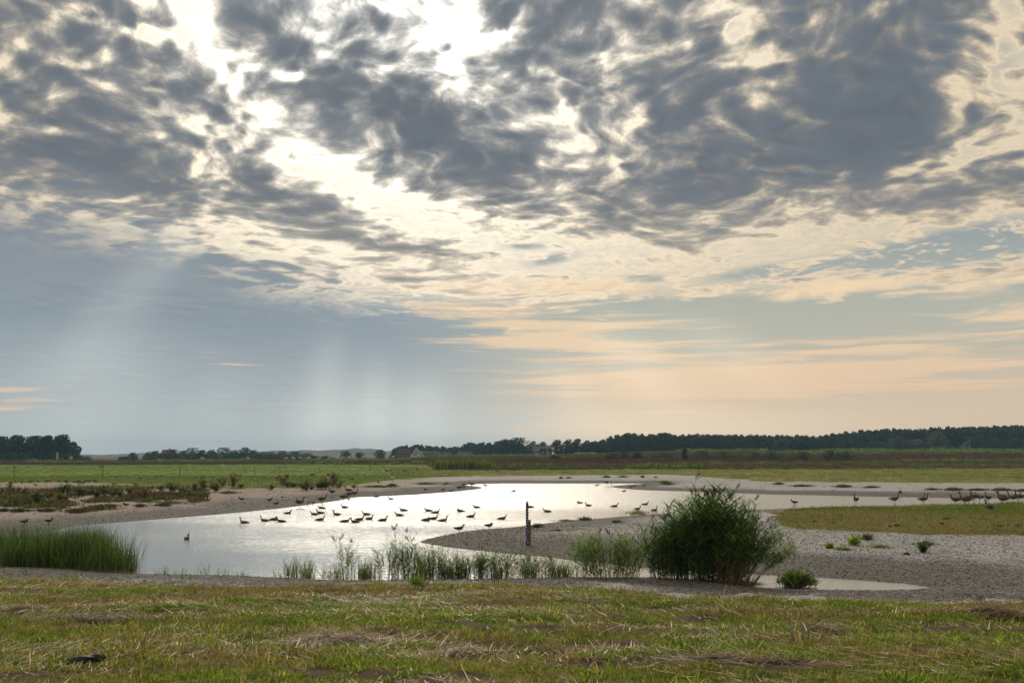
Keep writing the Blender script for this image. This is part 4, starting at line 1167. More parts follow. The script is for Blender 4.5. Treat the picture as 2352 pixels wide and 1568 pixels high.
# ------------------------------------------------------------------ water gauge
def gauge():
    x, y, z = hit(1212, 1252)
    root = tag(link('water_gauge', None, loc=(x, y, z)), 'blue and white water gauge board on a wooden post at the spit', 'gauge')
    blue = simple('gauge_blue', (.022, .035, .11), .5, .15)
    white = simple('gauge_white', (.62, .64, .66), .5, .1)
    wood = simple('gauge_wood', (.16, .14, .12), .85, .3, 10, bump=.4)
    k = y / FPX
    hb = (1252 - 1157) * k
    g = Geo().box((-.02, 0, hb / 2 - .05), (.10, .03, hb + .1))
    link('gauge_board', g.mesh('gauge_board', [blue]), root)
    n = int(hb / .1)
    mark = Geo().box((0, -.0175, 0), (.045, .004, .045)).mesh('gauge_mark', [white])
    markw = Geo().box((0, -.0175, 0), (.085, .004, .018)).mesh('gauge_mark', [white])
    for i in range(1, n):
        link('gauge_mark', mark if i % 2 else markw, root, loc=(-.02 + (.022 if i % 2 else 0) * (1 if i % 4 == 1 else -1), 0, i * .1))
    g = Geo().tube([(-.02, 0, hb), (-.02, 0, hb + .05), (-.02, 0, hb + .09)], [.04, .045, .02], 8)
    link('cap', g.mesh('cap', [simple('gauge_cap', (.05, .05, .06), .6)]), root)
    hw = (1252 - 1194) * k
    link('wooden_post', Geo().box((.075, .05, hw / 2 - .15), (.09, .09, hw + .3)).mesh('wooden_post', [wood]), root)
gauge()

# ------------------------------------------------------------------ fence posts
M_post = simple('post_wood', (.13, .115, .095), .9, .3, 8)
M_wire = simple('wire', (.2, .2, .2), .4, .1, metal=.8)
POSTS = [(33, 1099, 1075.5), (236, 1097, 1074), (413, 1095.5, 1073), (585, 1092, 1070.5), (735, 1085.5, 1067.5), (850, 1083, 1064), (994, 1079, 1065), (1359, 1076, 1053), (1470, 1066, 1053), (1530, 1074, 1060), (1599, 1073, 1059), (1770, 1064, 1047), (1776, 1064, 1047), (1908, 1059, 1049), (2056, 1073, 1057), (2134, 1072, 1060), (2253, 1070, 1057)]
POST_TOP = []
for k, (px, py, top) in enumerate(POSTS):
    d = (CAM_H - .42) * FPX / (py - HY)
    if py < 1070: d = 290 if py > 1060 else 380
    x, y, z = at(px, d)
    h = max((py - top) / FPX * d, .8)
    r = .05 if px != 1908 else .14
    q = np.random.default_rng(k)
    g = Geo().tube([(0, 0, -.3), (q.normal(0, .01), 0, h * .5), (q.normal(0, .02), 0, h - .02), (q.normal(0, .02), 0, h)], [r, r * .95, r * .9, r * .7], 7)
    o = tag(link('fence_post', None, loc=(x, y, z)), 'thin wooden fence post in the pasture, %s from the left' % ORD[k], 'post', 'fence posts across the pasture')
    link('shaft', g.mesh('shaft', [M_post]), o)
    link('insulator', Geo().tube([(0, -r, h * .8), (0, -r - .05, h * .8)], [.025, .02], 6).mesh('insulator', [simple('insulator', (.02, .02, .02), .5)] if k == 0 else [bpy.data.materials['insulator']]), o)
    POST_TOP.append((x, y, z + h))

# ------------------------------------------------------------------ birds
def bmat(n, c, r=.75): return simple(n, c, r, .3, 18, .2)
M_goose, M_goosew, M_rump, M_bill, M_leg = bmat('goose_brown', (.155, .125, .10)), bmat('goose_wing', (.085, .072, .062)), bmat('goose_rump', (.62, .62, .64)), bmat('bill_orange', (.42, .16, .06), .5), bmat('leg_pink', (.34, .17, .12), .6)
M_duck, M_duckw = bmat('duck_brown', (.10, .075, .055)), bmat('duck_wing', (.055, .042, .036))
M_black, M_white, M_grey, M_dkbill = bmat('feather_black', (.016, .016, .018), .6), bmat('feather_white', (.72, .72, .70)), bmat('feather_grey', (.28, .28, .29)), bmat('bill_dark', (.03, .03, .03), .4)

def bird_parts(spine, bill, legs, wing, mats, white_rings=2, foot=.10):
    """local frame: facing +X, standing on z = 0"""
    mb, mw, mr, mbi, ml = mats
    g = Geo()
    pts = [(p[0], 0, p[1]) for p in spine]
    g.tube(pts, [(p[2], p[3]) for p in spine], 10)
    n = 10
    for k in range(len(spine) - 1):
        for j in range(n):
            if k < white_rings: g.m[k * n + j] = 1
    body = g.mesh('bird', [mb, mr], True)
    parts = []
    b0, b1, br = bill
    b0v, b1v = Vector((b0[0], 0, b0[1])), Vector((b1[0], 0, b1[1]))
    parts.append(('bill', Geo().tube([b0v, b0v.lerp(b1v, .5), b1v], [(br, br * .8), (br * .8, br * .7), (br * .25, br * .5)], 7).mesh('bill', [mbi], True)))
    if wing:
        for s in (1, -1):
            wp = [(p[0], s * p[2], p[1]) for p in wing]
            parts.append(('wing', Geo().tube(wp, [(p[3], .022) for p in wing], 8).mesh('wing', [mw], True)))
    if legs:
        for s, (hx, hz, hy, kx) in zip((1, -1), (legs, legs)):
            g = Geo().tube([(hx, s * hy, hz), (hx + kx - .01, s * hy, hz * .5), (hx + .01, s * hy, .015)], [.02, .011, .010], 6)
            g.tube([(hx - .01, s * hy, .012), (hx + foot * .5, s * hy, .010), (hx + foot, s * hy, .006)], [(.012, .012), (.006, .03), (.004, .04)], 6)
            parts.append(('leg', g.mesh('leg', [ml], True)))
    return body, parts

GBODY = [(-.44, .405, .010, .045), (-.36, .405, .035, .07), (-.24, .405, .085, .10), (-.07, .41, .125, .13), (.09, .43, .122, .125), (.185, .475, .09, .09)]
GWING = [(.13, .46, .10, .05), (.0, .455, .125, .085), (-.16, .445, .118, .075), (-.34, .435, .06, .03), (-.43, .43, .02, .012)]
GM = (M_goose, M_goosew, M_rump, M_bill, M_leg)
def neck(pts): return GBODY + pts
N_UP = neck([(.235, .55, .056, .055), (.25, .63, .042, .04), (.255, .70, .038, .036), (.268, .755, .041, .037), (.30, .785, .046, .036), (.335, .787, .036, .029), (.362, .778, .021, .021)])
N_ALERT = neck([(.225, .56, .056, .055), (.235, .65, .041, .04), (.235, .74, .036, .035), (.245, .81, .040, .036), (.275, .84, .045, .036), (.31, .842, .035, .029), (.338, .832, .021, .021)])
N_S = neck([(.245, .53, .056, .055), (.275, .59, .043, .04), (.27, .65, .038, .036), (.275, .695, .041, .037), (.31, .722, .046, .036), (.345, .722, .036, .029), (.37, .712, .021, .021)])
N_LOW = neck([(.25, .50, .058, .055), (.29, .545, .044, .04), (.295, .59, .039, .036), (.305, .635, .042, .037), (.34, .66, .046, .036), (.375, .658, .036, .029), (.40, .648, .021, .021)])
N_GRAZE = neck([(.26, .47, .058, .055), (.34, .40, .043, .04), (.39, .29, .038, .036), (.41, .18, .040, .037), (.43, .12, .044, .036), (.45, .085, .034, .029), (.46, .06, .02, .02)])
N_TUCK = neck([(.225, .52, .065, .06), (.23, .57, .055, .05), (.20, .605, .052, .045), (.155, .60, .045, .04), (.11, .585, .035, .03), (.08, .575, .02, .02)])
LEGS = (0.0, .32, .06, .015)
PROTO = {
    'goose_swim_low': bird_parts(N_LOW, ((.385, .652), (.462, .634), .022), None, GWING, GM),
    'goose_up': bird_parts(N_UP, ((.345, .78), (.425, .762), .022), LEGS, GWING, GM),
    'goose_alert': bird_parts(N_ALERT, ((.32, .835), (.40, .818), .022), LEGS, GWING, GM),
    'goose_s': bird_parts(N_S, ((.355, .715), (.435, .697), .022), LEGS, GWING, GM),
    'goose_graze': bird_parts(N_GRAZE, ((.455, .07), (.475, .01), .02), LEGS, GWING, GM),
    'goose_tuck': bird_parts(N_TUCK, ((.095, .58), (.03, .565), .02), LEGS, GWING, GM),
    'goose_swim': bird_parts(N_UP, ((.345, .78), (.425, .762), .022), None, GWING, GM),
    'goose_swim_s': bird_parts(N_S, ((.355, .715), (.435, .697), .022), None, GWING, GM),
    'goose_swim_tuck': bird_parts(N_TUCK, ((.095, .58), (.03, .565), .02), None, GWING, GM),
}
DM = (M_duck, M_duckw, M_duckw, M_bill, M_leg)
DB = [(-.27, .235, .008, .04), (-.21, .215, .03, .055), (-.12, .20, .062, .075), (0, .20, .082, .088), (.10, .215, .075, .08), (.155, .245, .055, .055)]
DW = [(.09, .225, .07, .03), (0, .225, .085, .05), (-.11, .22, .072, .04), (-.23, .235, .025, .012)]
DN = DB + [(.18, .285, .038, .036), (.19, .325, .033, .032), (.205, .36, .036, .033), (.235, .372, .036, .031), (.262, .364, .024, .022)]
DT = DB + [(.165, .275, .05, .045), (.15, .305, .045, .04), (.115, .305, .04, .034), (.085, .298, .022, .02)]
DLEG = (0.0, .14, .04, .01)
PROTO['duck'] = bird_parts(DN, ((.25, .365), (.31, .35), .016), DLEG, DW, DM, 0, .05)
PROTO['duck_tuck'] = bird_parts(DT, ((.095, .298), (.05, .285), .014), DLEG, DW, DM, 0, .05)
PROTO['duck_swim'] = bird_parts(DN, ((.25, .365), (.31, .35), .016), None, DW, DM, 0)
PROTO['duck_swim_tuck'] = bird_parts(DT, ((.095, .298), (.05, .285), .014), None, DW, DM, 0)
KM = (M_black, M_black, M_black, M_dkbill, M_dkbill)
CB = [(-.27, .13, .006, .035), (-.16, .16, .02, .04), (-.08, .185, .05, .05), (.02, .205, .065, .062), (.09, .235, .055, .052), (.125, .275, .04, .038), (.15, .30, .04, .036), (.18, .30, .024, .024)]
PROTO['crow'] = bird_parts(CB, ((.17, .30), (.235, .29), .016), (.0, .15, .03, .01), [(.06, .22, .055, .03), (-.06, .195, .058, .04), (-.2, .155, .03, .015)], KM, 0, .05)
CB2 = CB[:5] + [(.15, .225, .042, .038), (.185, .19, .04, .036), (.205, .16, .024, .024)]
PROTO['crow_peck'] = bird_parts(CB2, ((.20, .165), (.235, .11), .016), (.0, .15, .03, .01), [(.06, .22, .055, .03), (-.06, .195, .058, .04), (-.2, .155, .03, .015)], KM, 0, .05)
EM = (M_white, M_white, M_white, M_dkbill, M_dkbill)
EB = [(-.30, .40, .006, .03), (-.2, .43, .04, .05), (-.08, .46, .07, .075), (.05, .49, .075, .075), (.13, .53, .05, .05), (.18, .57, .035, .034), (.21, .60, .03, .03), (.235, .575, .034, .03), (.25, .55, .022, .022)]
PROTO['spoonbill'] = bird_parts(EB, ((.245, .56), (.30, .38), .016), (0, .40, .035, .015), None, EM, 0, .06)
GU = [(-.24, .22, .006, .03), (-.16, .22, .03, .045), (-.05, .22, .06, .065), (.06, .235, .06, .06), (.11, .27, .038, .038), (.135, .305, .034, .034), (.16, .32, .032, .03), (.18, .315, .02, .02)]
PROTO['gull'] = bird_parts(GU, ((.175, .315), (.225, .305), .011), (0, .17, .03, .01), [(.06, .25, .055, .03), (-.05, .24, .06, .04), (-.24, .235, .02, .01)], (M_white, M_grey, M_white, M_bill, M_leg), 0, .04)
SH = [(-.28, .30, .006, .04), (-.2, .31, .04, .06), (-.06, .33, .085, .085), (.06, .35, .085, .08), (.13, .36, .06, .06), (.20, .33, .045, .04), (.25, .28, .042, .036), (.28, .24, .024, .024)]
PROTO['shelduck'] = bird_parts(SH, ((.27, .245), (.31, .17), .018), (0, .27, .045, .01), [(.07, .37, .075, .04), (-.05, .36, .085, .06), (-.22, .33, .05, .02)], (M_white, M_black, M_black, M_bill, M_leg), 2, .06)

WATERLINE = {'goose': .365, 'duck_': .165}
def bird(kind, px, py, yaw, name, label, cat, group=None, s=1.0, water=False, xyz=None):
    x, y, z = xyz or hit(px, py)
    if water:
        z = -(WATERLINE['duck_'] if kind.startswith('duck') else WATERLINE['goose']) * s
    body, parts = PROTO[kind]
    o = tag(link(name, body, loc=(x, y, z), rot=(0, 0, yaw), scale=s), label, cat, group)
    for pn, pm in parts:
        link(pn, pm, o)
    return o
PI = math.pi
LE, RI, AW, TO = PI, 0.0, PI / 2, -PI / 2
rb = random.Random(4)
# geese afloat: zoomed survey (x, y of waterline, heading)
def F6(zx, zy): return 588 + zx / 4, 1090.2 + zy / 4
def F7(zx, zy): return 1176 + zx / 4, 1090.2 + zy / 4
def F8(zx, zy): return 1764 + zx / 4, 1090.2 + zy / 4
swim = [((560, 1201), LE, 'goose_swim')] + [(F6(a, b), h, k) for a, b, h, k in [
    (75, 425, LE, 'goose_swim'), (165, 416, RI, 'goose_swim_tuck'), (228, 432, LE, 'goose_swim_s'), (590, 418, RI, 'goose_swim_s'), (535, 367, LE, 'goose_swim_s'), (588, 354, LE, 'goose_swim_s'), (740, 368, LE + .5, 'goose_swim'),
    (600, 310, LE, 'goose_swim_s'), (812, 303, LE, 'goose_swim_s'), (1012, 367, LE, 'goose_swim_s'), (820, 432, RI, 'goose_swim_s'), (908, 437, LE, 'goose_swim_s'), (955, 414, RI, 'goose_swim_s'), (1045, 409, RI - .4, 'goose_swim_s'), (1168, 421, RI, 'goose_swim_s'),
    (1352, 332, LE, 'goose_swim_s'), (1315, 376, LE, 'goose_swim_s'), (1582, 334, LE, 'goose_swim_s'), (1653, 350, RI, 'goose_swim_s'), (1875, 338, LE, 'goose_swim_tuck'), (1566, 420, RI, 'goose_swim_tuck'), (1632, 407, RI, 'goose_swim_s'), (1722, 424, RI, 'goose_swim'),
    (1977, 387, RI, 'goose_swim_s'), (2262, 407, RI, 'goose_swim_s'), (2025, 305, LE, 'goose_swim_s')]] + [(F7(a, b), h, k) for a, b, h, k in [
    (165, 302, LE, 'goose_swim_s'), (322, 341, LE, 'goose_swim_s'), (700, 287, LE + .7, 'goose_swim_s'), (945, 293, RI, 'goose_swim_s'), (1155, 320, RI + .8, 'goose_swim_s'), (1225, 277, RI, 'goose_swim_s'), (1310, 330, RI + .4, 'goose_swim')]]
for k, ((px, py), h, kind) in enumerate(sorted(swim, key=lambda q: q[0][0])):
    if kind == 'goose_swim_s' and k % 3 == 1: kind = 'goose_swim_low'
    face = 'left' if abs(h - PI) < 1 else 'right'
    pose = {'goose_swim': 'with its neck held high', 'goose_swim_s': 'with its neck curved', 'goose_swim_low': 'with its neck lowered', 'goose_swim_tuck': 'with its head drawn in'}[kind]
    bird(kind, px, py, h + rb.uniform(-.22, .22), 'goose', 'greylag goose afloat facing %s %s, %s goose afloat from the left' % (face, pose, ORD[k]), 'goose', 'geese swimming on the lagoon', .72, True)
duck_f = [(F6(290, 360), RI, 'duck_swim'), (F6(1240, 226), LE, 'duck_swim'), (F6(1105, 204), RI, 'duck_swim_tuck'), ((429, 1238), AW, 'duck_swim'), (F7(623, 262), LE, 'duck_swim_tuck'), (F7(15, 152), RI, 'duck_swim_tuck'), (F7(780, 99), RI, 'duck_swim'), (F7(1028, 152), RI, 'duck_swim_tuck')]
for k, ((px, py), h, kind) in enumerate(sorted(duck_f, key=lambda q: q[0][0])):
    bird(kind, px, py, h + rb.uniform(-.2, .2), 'duck', 'small brown duck afloat on the lagoon, %s from the left' % ORD[k], 'duck', 'ducks afloat on the lagoon', 1.0, True)
# geese standing on the right-hand turf
stand = [(F8(808, 285), LE + .9, 'goose_up', 1.0), (F8(1165, 280), RI + .1, 'goose_alert', 1.0), (F8(1418, 268), RI + .6, 'goose_up', .92), (F8(1432, 277), RI - .5, 'goose_alert', .9), (F8(1722, 287), LE, 'goose_s', .95), (F8(1812, 302), LE - .1, 'goose_up', 1.1), (F8(1795, 268), LE + .3, 'goose_up', .9),
         (F8(1895, 262), LE + .1, 'goose_alert', 1.12), (F8(1842, 256), RI, 'goose_up', .9), (F8(1945, 256), LE, 'goose_s', .95), (F8(2022, 264), LE + .5, 'goose_up', .95), (F8(2155, 288), LE, 'goose_up', 1.05), (F8(2150, 245), LE - .6, 'goose_up', .9), (F8(2248, 264), LE - .3, 'goose_up', .95), (F8(2305, 262), LE + .2, 'goose_alert', 1.05), (F8(2290, 240), RI, 'goose_up', .9), (F8(2042, 372), AW + .35, 'goose_s', 1.0)]
for k, ((px, py), h, kind, s) in enumerate(sorted(stand, key=lambda q: q[0][0])):
    words = 'nearest standing goose, seen from behind on the right-hand turf with white rump' if py > 1175 else 'greylag goose standing on the right-hand turf by the water, %s from the left' % ORD[k]
    bird(kind, px, py, h, 'goose', words, 'goose', 'geese standing on the right-hand turf', s * 1.1)
bird('duck', *F8(245, 278), LE, 'duck', 'brown duck wading left of the standing geese, right of the tall reeds', 'duck', None, 1.1)
# geese and ducks on the shingle to the left
shore = [('goose_up', F6(405, 303), RI), ('goose_up', F6(697, 197), LE), ('goose_up', F6(848, 182), LE), ('goose_up', F6(905, 211), RI), ('goose_up', F6(1872, 150), RI), ('goose_s', F6(612, 268), RI), ('goose_graze', F6(805, 247), RI), ('goose_tuck', F6(862, 217), RI), ('goose_s', F6(1980, 118), LE)]
for k, (kind, (px, py), h) in enumerate(sorted(shore, key=lambda q: q[1][0])):
    bird(kind, px, py, h + rb.uniform(-.3, .3), 'goose', 'greylag goose on the shingle shore left of the spit, %s shore goose from the left' % ORD[k], 'goose', 'geese on the shingle shore', .95)
shoreD = [('duck', F6(125, 252), RI), ('duck_tuck', F6(185, 287), RI), ('duck_tuck', F6(388, 262), LE), ('duck', F6(525, 274), AW), ('duck_tuck', F6(590, 252), RI), ('duck_tuck', F6(825, 207), LE), ('duck_tuck', F6(1560, 152), LE), ('duck_tuck', F6(1720, 152), RI), ('duck_tuck', F6(1733, 104), RI), ('duck', F6(1757, 90), LE), ('duck', F6(1790, 165), RI), ('duck', F6(1910, 102), RI), ('duck_tuck', F6(1908, 127), LE),
          ('duck', (555, 1151.5), LE), ('duck_tuck', (289, 1165), LE), ('duck_tuck', (56, 1206), RI), ('duck', (112, 1203.5), RI), ('duck_tuck', F6(2140, 497), RI), ('duck', F7(1090, 124), LE), ('duck_tuck', F7(1122, 113), RI), ('duck_tuck', F7(1210, 110), RI)]
for k, (kind, (px, py), h) in enumerate(sorted(shoreD, key=lambda q: q[1][0])):
    bird(kind, px, py, h + rb.uniform(-.3, .3), 'duck', 'brown duck resting on the shingle shore, %s shore duck from the left' % ORD[k], 'duck', 'ducks on the shingle shore', .9)
bird('duck', *F6(1865, 530), RI, 'coot', 'black coot at the water edge of the shingle spit', 'coot', None, 1.0)
bird('spoonbill', *F6(2108, 141), LE + .2, 'spoonbill', 'white spoonbill wading at the end of the left shingle spit', 'spoonbill', None, 1.1)
bird('spoonbill', *F6(1255, 62), LE, 'egret', 'white egret standing on the far shingle bank left of the lagoon', 'egret', None, 1.1)
bird('gull', *F6(478, 280), LE, 'gull', 'pale gull at the waterline among the ducks on the left shore', 'gull', None, 1.3)
bird('gull', 835, 1094, LE, 'gull', 'white gull on the pasture above the left shingle', 'gull', None, 1.7)
bird('shelduck', *F7(880, 108), RI, 'shelduck', 'black and white shelduck wading off the far spit, nearer one', 'duck', None, 1.5)
bird('shelduck', *F7(910, 103), RI + .4, 'shelduck', 'black and white shelduck wading off the far spit, right-hand one', 'duck', None, 1.4)
# geese grazing on the pasture
gr = [(659, 1098.5, 'goose_tuck', RI), (717, 1097, 'goose_tuck', RI), (755, 1096, 'goose_graze', RI), (766, 1099, 'goose_graze', LE), (822, 1095, 'goose_s', AW), (887, 1086, 'goose_up', LE), (896, 1085, 'goose_graze', RI), (929, 1086, 'goose_graze', RI), (959, 1081.5, 'goose_tuck', RI), (1047, 1081.5, 'goose_graze', LE), (1062, 1082, 'goose_graze', RI), (1013, 1080, 'goose_graze', LE), (1098, 1080, 'goose_tuck', RI), (1145, 1079, 'goose_graze', RI), (1143, 1086, 'goose_graze', LE), (1183, 1085, 'goose_up', RI), (1292, 1083, 'goose_graze', RI), (1348, 1079, 'goose_tuck', LE), (1397, 1081, 'goose_graze', RI), (1435, 1077, 'goose_graze', LE), (1457, 1076, 'goose_s', RI)]
for k, (px, py, kind, h) in enumerate(sorted(gr)):
    bird(kind, px, py, h + rb.uniform(-.4, .4), 'goose', 'small far goose grazing on the pasture, %s grazing goose from the left' % ORD[k], 'goose', 'geese grazing on the pasture', 1.0)
# crows
cr = [(zx / 4, 1090.2 + zy / 4) for zx, zy in [(95, 86), (143, 80), (198, 86), (278, 74), (325, 110), (350, 76), (420, 75), (437, 74), (460, 70), (545, 75), (600, 72), (606, 76), (620, 86), (680, 82), (710, 78), (725, 92), (740, 80), (765, 95), (785, 70), (820, 70), (866, 68), (874, 72)]]
for k, (px, py) in enumerate(sorted(cr)):
    bird('crow' if k % 3 else 'crow_peck', px, py, rb.choice([LE, RI]) + rb.uniform(-.5, .5), 'crow', 'black crow of the flock on the far left shingle, %s from the left' % ORD[k], 'crow', 'crows on the far left shingle', 1.1)
cr2 = [(266, 1099.5), (323, 1100.5), (372, 1095.5), (450, 1100), (465, 1098.5), (489, 1098.5), (577, 1097.5), (608, 1099), (635, 1100), (691, 1100), (808, 1103.5), (901, 1092)]
for k, (px, py) in enumerate(cr2):
    bird('crow_peck' if k % 3 else 'crow', px, py, rb.choice([LE, RI]), 'crow', 'lone black crow on the pasture left of the lagoon, %s from the left' % ORD[k], 'crow', 'crows on the pasture', 1.05)
for k, (pi, dx, words) in enumerate([(0, 0, 'on the leftmost fence post'), (1, .02, 'on the second fence post from the left, right-hand bird'), (1, -.35, 'beside the second fence post from the left'), (7, 0, 'on the fence post above the far lagoon shore'), (8, 0, 'on the fence post right of the one above the lagoon')]):
    x, y, z = POST_TOP[pi]
    if dx < -.1:
        bird('crow', 0, 0, LE, 'crow', 'black crow perched ' + words, 'crow', None, 1.2, xyz=(x + dx, y, z - .01 - .9 * 1.2 * 0))
        link('bracket', Geo().box((dx / 2 - .05, 0, -.01), (abs(dx) + .2, .05, .03)).mesh('bracket', [M_post]), [o for o in bpy.data.objects if o.name.startswith('fence_post')][1], loc=(0, 0, z - [o for o in bpy.data.objects if o.name.startswith('fence_post')][1].location.z))
    else:
        bird('crow', 0, 0, RI if k % 2 else LE, 'crow', 'black crow perched ' + words, 'crow', None, 1.2, xyz=(x, y, z - .01))
# birds on the wing
def flyer(px, py, d, s, yaw, label):
    g = Geo().tube([(-.2, 0, 0), (-.1, 0, 0), (.05, 0, .01), (.15, 0, .02), (.22, 0, .02)], [(.01, .05), (.035, .04), (.05, .05), (.035, .035), (.008, .008)], 8)
    o = tag(link('flying_bird', g.mesh('flying_bird', [M_black], True), loc=((px - CX) / FPX * d, d, CAM_H + (HY - py) / FPX * d), rot=(.0, -.1, yaw), scale=s), label, 'bird', 'birds in the sky')
    for sgn in (1, -1):
        V = [(.08, 0, .02), (.10, sgn * .25, .10), (.02, sgn * .55, .06), (-.02, sgn * .55, .055), (-.04, sgn * .25, .09), (-.08, 0, .02)]
        V2 = [(x, y, z - .012) for x, y, z in V]
        gg = Geo().add(V + V2, [(0, 1, 4, 5), (1, 2, 3, 4), (11, 10, 7, 6), (10, 9, 8, 7), (0, 6, 7, 1), (1, 7, 8, 2), (2, 8, 9, 3), (3, 9, 10, 4), (4, 10, 11, 5)])
        link('wing', gg.mesh('wing', [M_black]), o)
flyer(1820, 464, 62, .30, .6, 'dark bird gliding below the big grey cloud bank on the right')
flyer(1462, 402, 55, .14, 2.2, 'tiny dark bird flying before the grey clouds above centre')
flyer(585, 780, 80, .13, .4, 'tiny bird flying before the blue shower left of centre')
flyer(823, 731, 70, .11, 1.0, 'tiny bird flying before the shower, right of the other one')
flyer(2251, 919, 150, .16, .3, 'tiny bird flying above the wood at far right')
flyer(1552, 944, 150, .12, .3, 'tiny bird flying low above the middle of the wood')
# ------------------------------------------------------------------ trees
def crown_mesh(seed, h, w, mt, n=1500, low=.25, leaf=.32, lobes=9, dome=False, cone=False):
    q = np.random.default_rng(seed)
    C, Rr = [], []
    for k in range(lobes):
        t = (k + .5) / lobes
        zz = h * (low + (1 - low) * t)
        if cone: rad = w / 2 * (1 - t) * .9 + .2
        elif dome: rad = w / 2 * math.sqrt(max(1 - (t * .95) ** 2.2, .05))
        else: rad = w / 2 * math.sqrt(max(1 - (2 * t - .9) ** 2 * .85, .08))
        a = k * 2.4 + q.uniform(0, 1)
        off = rad * q.uniform(.25, .62)
        C.append((math.cos(a) * off, math.sin(a) * off, zz)); Rr.append(rad * q.uniform(.45, .68) + .3)
    C, Rr = np.array(C), np.array(Rr)
    i = q.choice(lobes, n, p=Rr ** 2 / (Rr ** 2).sum())
    d = q.normal(size=(n, 3)); d /= np.linalg.norm(d, axis=1)[:, None]
    rr = Rr[i] * q.uniform(.35, 1.0, n) ** .45
    c = C[i] + d * rr[:, None] * np.array([1, 1, .72])
    c += q.normal(0, .12 * leaf * 3, c.shape)
    c[:, 2] = np.clip(c[:, 2], .15 * leaf, h * 1.03)
    V, Q = quads_cloud(c, leaf * q.uniform(.6, 1.35, n), .6, q)
    return mesh_np('crown', V, [Q], [mt]), C
def trunk_mesh(seed, h, C, forks=5, r=.02):
    q = np.random.default_rng(seed)
    g = Geo()
    top = h * .55
    g.tube([(0, 0, -.3), (q.normal(0, .1), q.normal(0, .1), h * .2), (q.normal(0, .15), q.normal(0, .15), top), (0, 0, h * .8)], [h * r * 1.2, h * r, h * r * .7, h * r * .2], 7)
    for k in range(min(forks, len(C))):
        c = Vector(C[k * len(C) // forks]); s = Vector((0, 0, h * q.uniform(.14, .35)))
        m = s.lerp(c, .5) + Vector((0, 0, h * .02))
        g.tube([s, m, c], [h * r * .55, h * r * .38, h * r * .12], 6)
    return g.mesh('trunk', [M_bark], True)
def tree(px, d, top, wP, label, mt=None, base=None, low=.2, dome=False, cone=False, seed=0, group=None, name='tree', n=1500, cat='tree', leaf=None):
    x, y, z = at(px, d)
    ztop = CAM_H + (HY - top) / FPX * d
    h = max(ztop - z, 1.0)
    w = wP / FPX * d
    leaf = leaf or max(.2, .036 * h + .1)
    n = int(n * 1.5)
    cm, C = crown_mesh(seed, h, w, mt or M_tree, n, low, leaf, 9, dome, cone)
    root = tag(link(name, None, loc=(x, y, z - .05), rot=(0, 0, 0)), label, cat, group)
    link('trunk', trunk_mesh(seed, h, C), root)
    link('crown', cm, root)['kind'] = 'stuff'
    return root
GV = 'trees of the left-hand grove'
for k, (px, top, w, low) in enumerate([(2, 1004, 76, .22), (42, 1001.5, 66, .26), (78, 1003, 56, .26), (108, 1002, 54, .3), (140, 999.5, 62, .28), (166, 1016, 40, .1)]):
    tree(px, 470 + 9 * (k % 3), top, w, 'broad dark tree of the left-hand grove, %s from the left' % ORD[k], low=low, dome=True, seed=600 + k, group=GV, n=2200)
for k, (px, top, w) in enumerate([(0, 1042, 40), (20, 1040, 44), (60, 1041, 40), (98, 1040, 40), (128, 1043, 34), (152, 1041, 36), (176, 1040, 26)]):
    tree(px, 462 + 4 * (k % 2), top, w, 'low dark shrub under the left-hand grove, %s from the left' % ORD[k], low=.02, dome=True, seed=620 + k, group='shrubs at the foot of the grove', name='shrub', n=700, cat='shrub')
strip = [(305, 1039, 18, 'small round tree standing alone right of the grove'), (280, 1049, 14, 'low bush between the grove and the small round tree'), (196, 1048, 22, 'low bush at the right foot of the grove'), (293, 1048, 20, 'low bush under the small round tree'),
         (357, 1035.5, 22, 'round tree right of the red farm gable'), (398, 1032.5, 34, 'broad tree right of the orange farm roof'), (421, 1035, 20, 'tree in the farm row, second right of the orange roof'), (442, 1029.5, 36, 'tall broad tree in the middle of the farm row'), (463, 1034, 22, 'tree right of the tallest farm-row tree'), (484, 1033.5, 18, 'narrow tree in the farm row before the gap'),
         (512, 1028.5, 42, 'widest tree near the right end of the farm row'), (540, 1034, 20, 'low tree between the two tallest right-hand farm trees'), (563, 1028, 28, 'tall tree near the end of the farm row'), (583, 1034, 22, 'last tall tree of the farm row'), (602, 1038, 30, 'low tree right of the farm row'), (622, 1038.5, 22, 'slim low tree left of the paired trees'), (650, 1036, 26, 'left one of the paired round trees'), (676, 1036, 28, 'right one of the paired round trees'),
         (703, 1040.5, 26, 'flat-topped small tree right of the paired trees'), (795, 1036, 22, 'lone round tree before the dunes'), (825, 1039, 17, 'smaller lone round tree before the dunes'), (873, 1032.5, 19, 'lone pointed tree before the dunes'), (905, 1043, 16, 'small bush left of the red-roofed village house')]
for k, (px, top, w, lab) in enumerate(strip):
    tree(px, 560 + 13 * (k % 4) if px < 600 else 640, top, w * 1.45, lab, low=.0, dome=px != 873, cone=False, seed=640 + k, group='trees between grove and village', n=1100, mt=M_tree if k % 3 else M_tree2)
hedge = [(345, 1043, 30), (378, 1042, 34), (410, 1043, 34), (432, 1044, 34), (455, 1042, 34), (476, 1043, 34), (498, 1043, 34), (526, 1042, 34), (551, 1043, 34), (574, 1042, 36), (596, 1044, 36), (618, 1045, 34), (640, 1044, 36), (662, 1045, 34), (688, 1045, 34), (720, 1047, 34), (752, 1047.5, 34)]
for k, (px, top, w) in enumerate(hedge):
    tree(px, 552 + 5 * (k % 3), top, w, 'low hedge shrub under the farm-row trees, %s from the left' % ORD[k], M_tree if k % 3 else M_tree2, low=.0, dome=True, seed=740 + k, group='hedge under the farm-row trees', name='hedge_shrub', n=600, cat='shrub', leaf=.3)
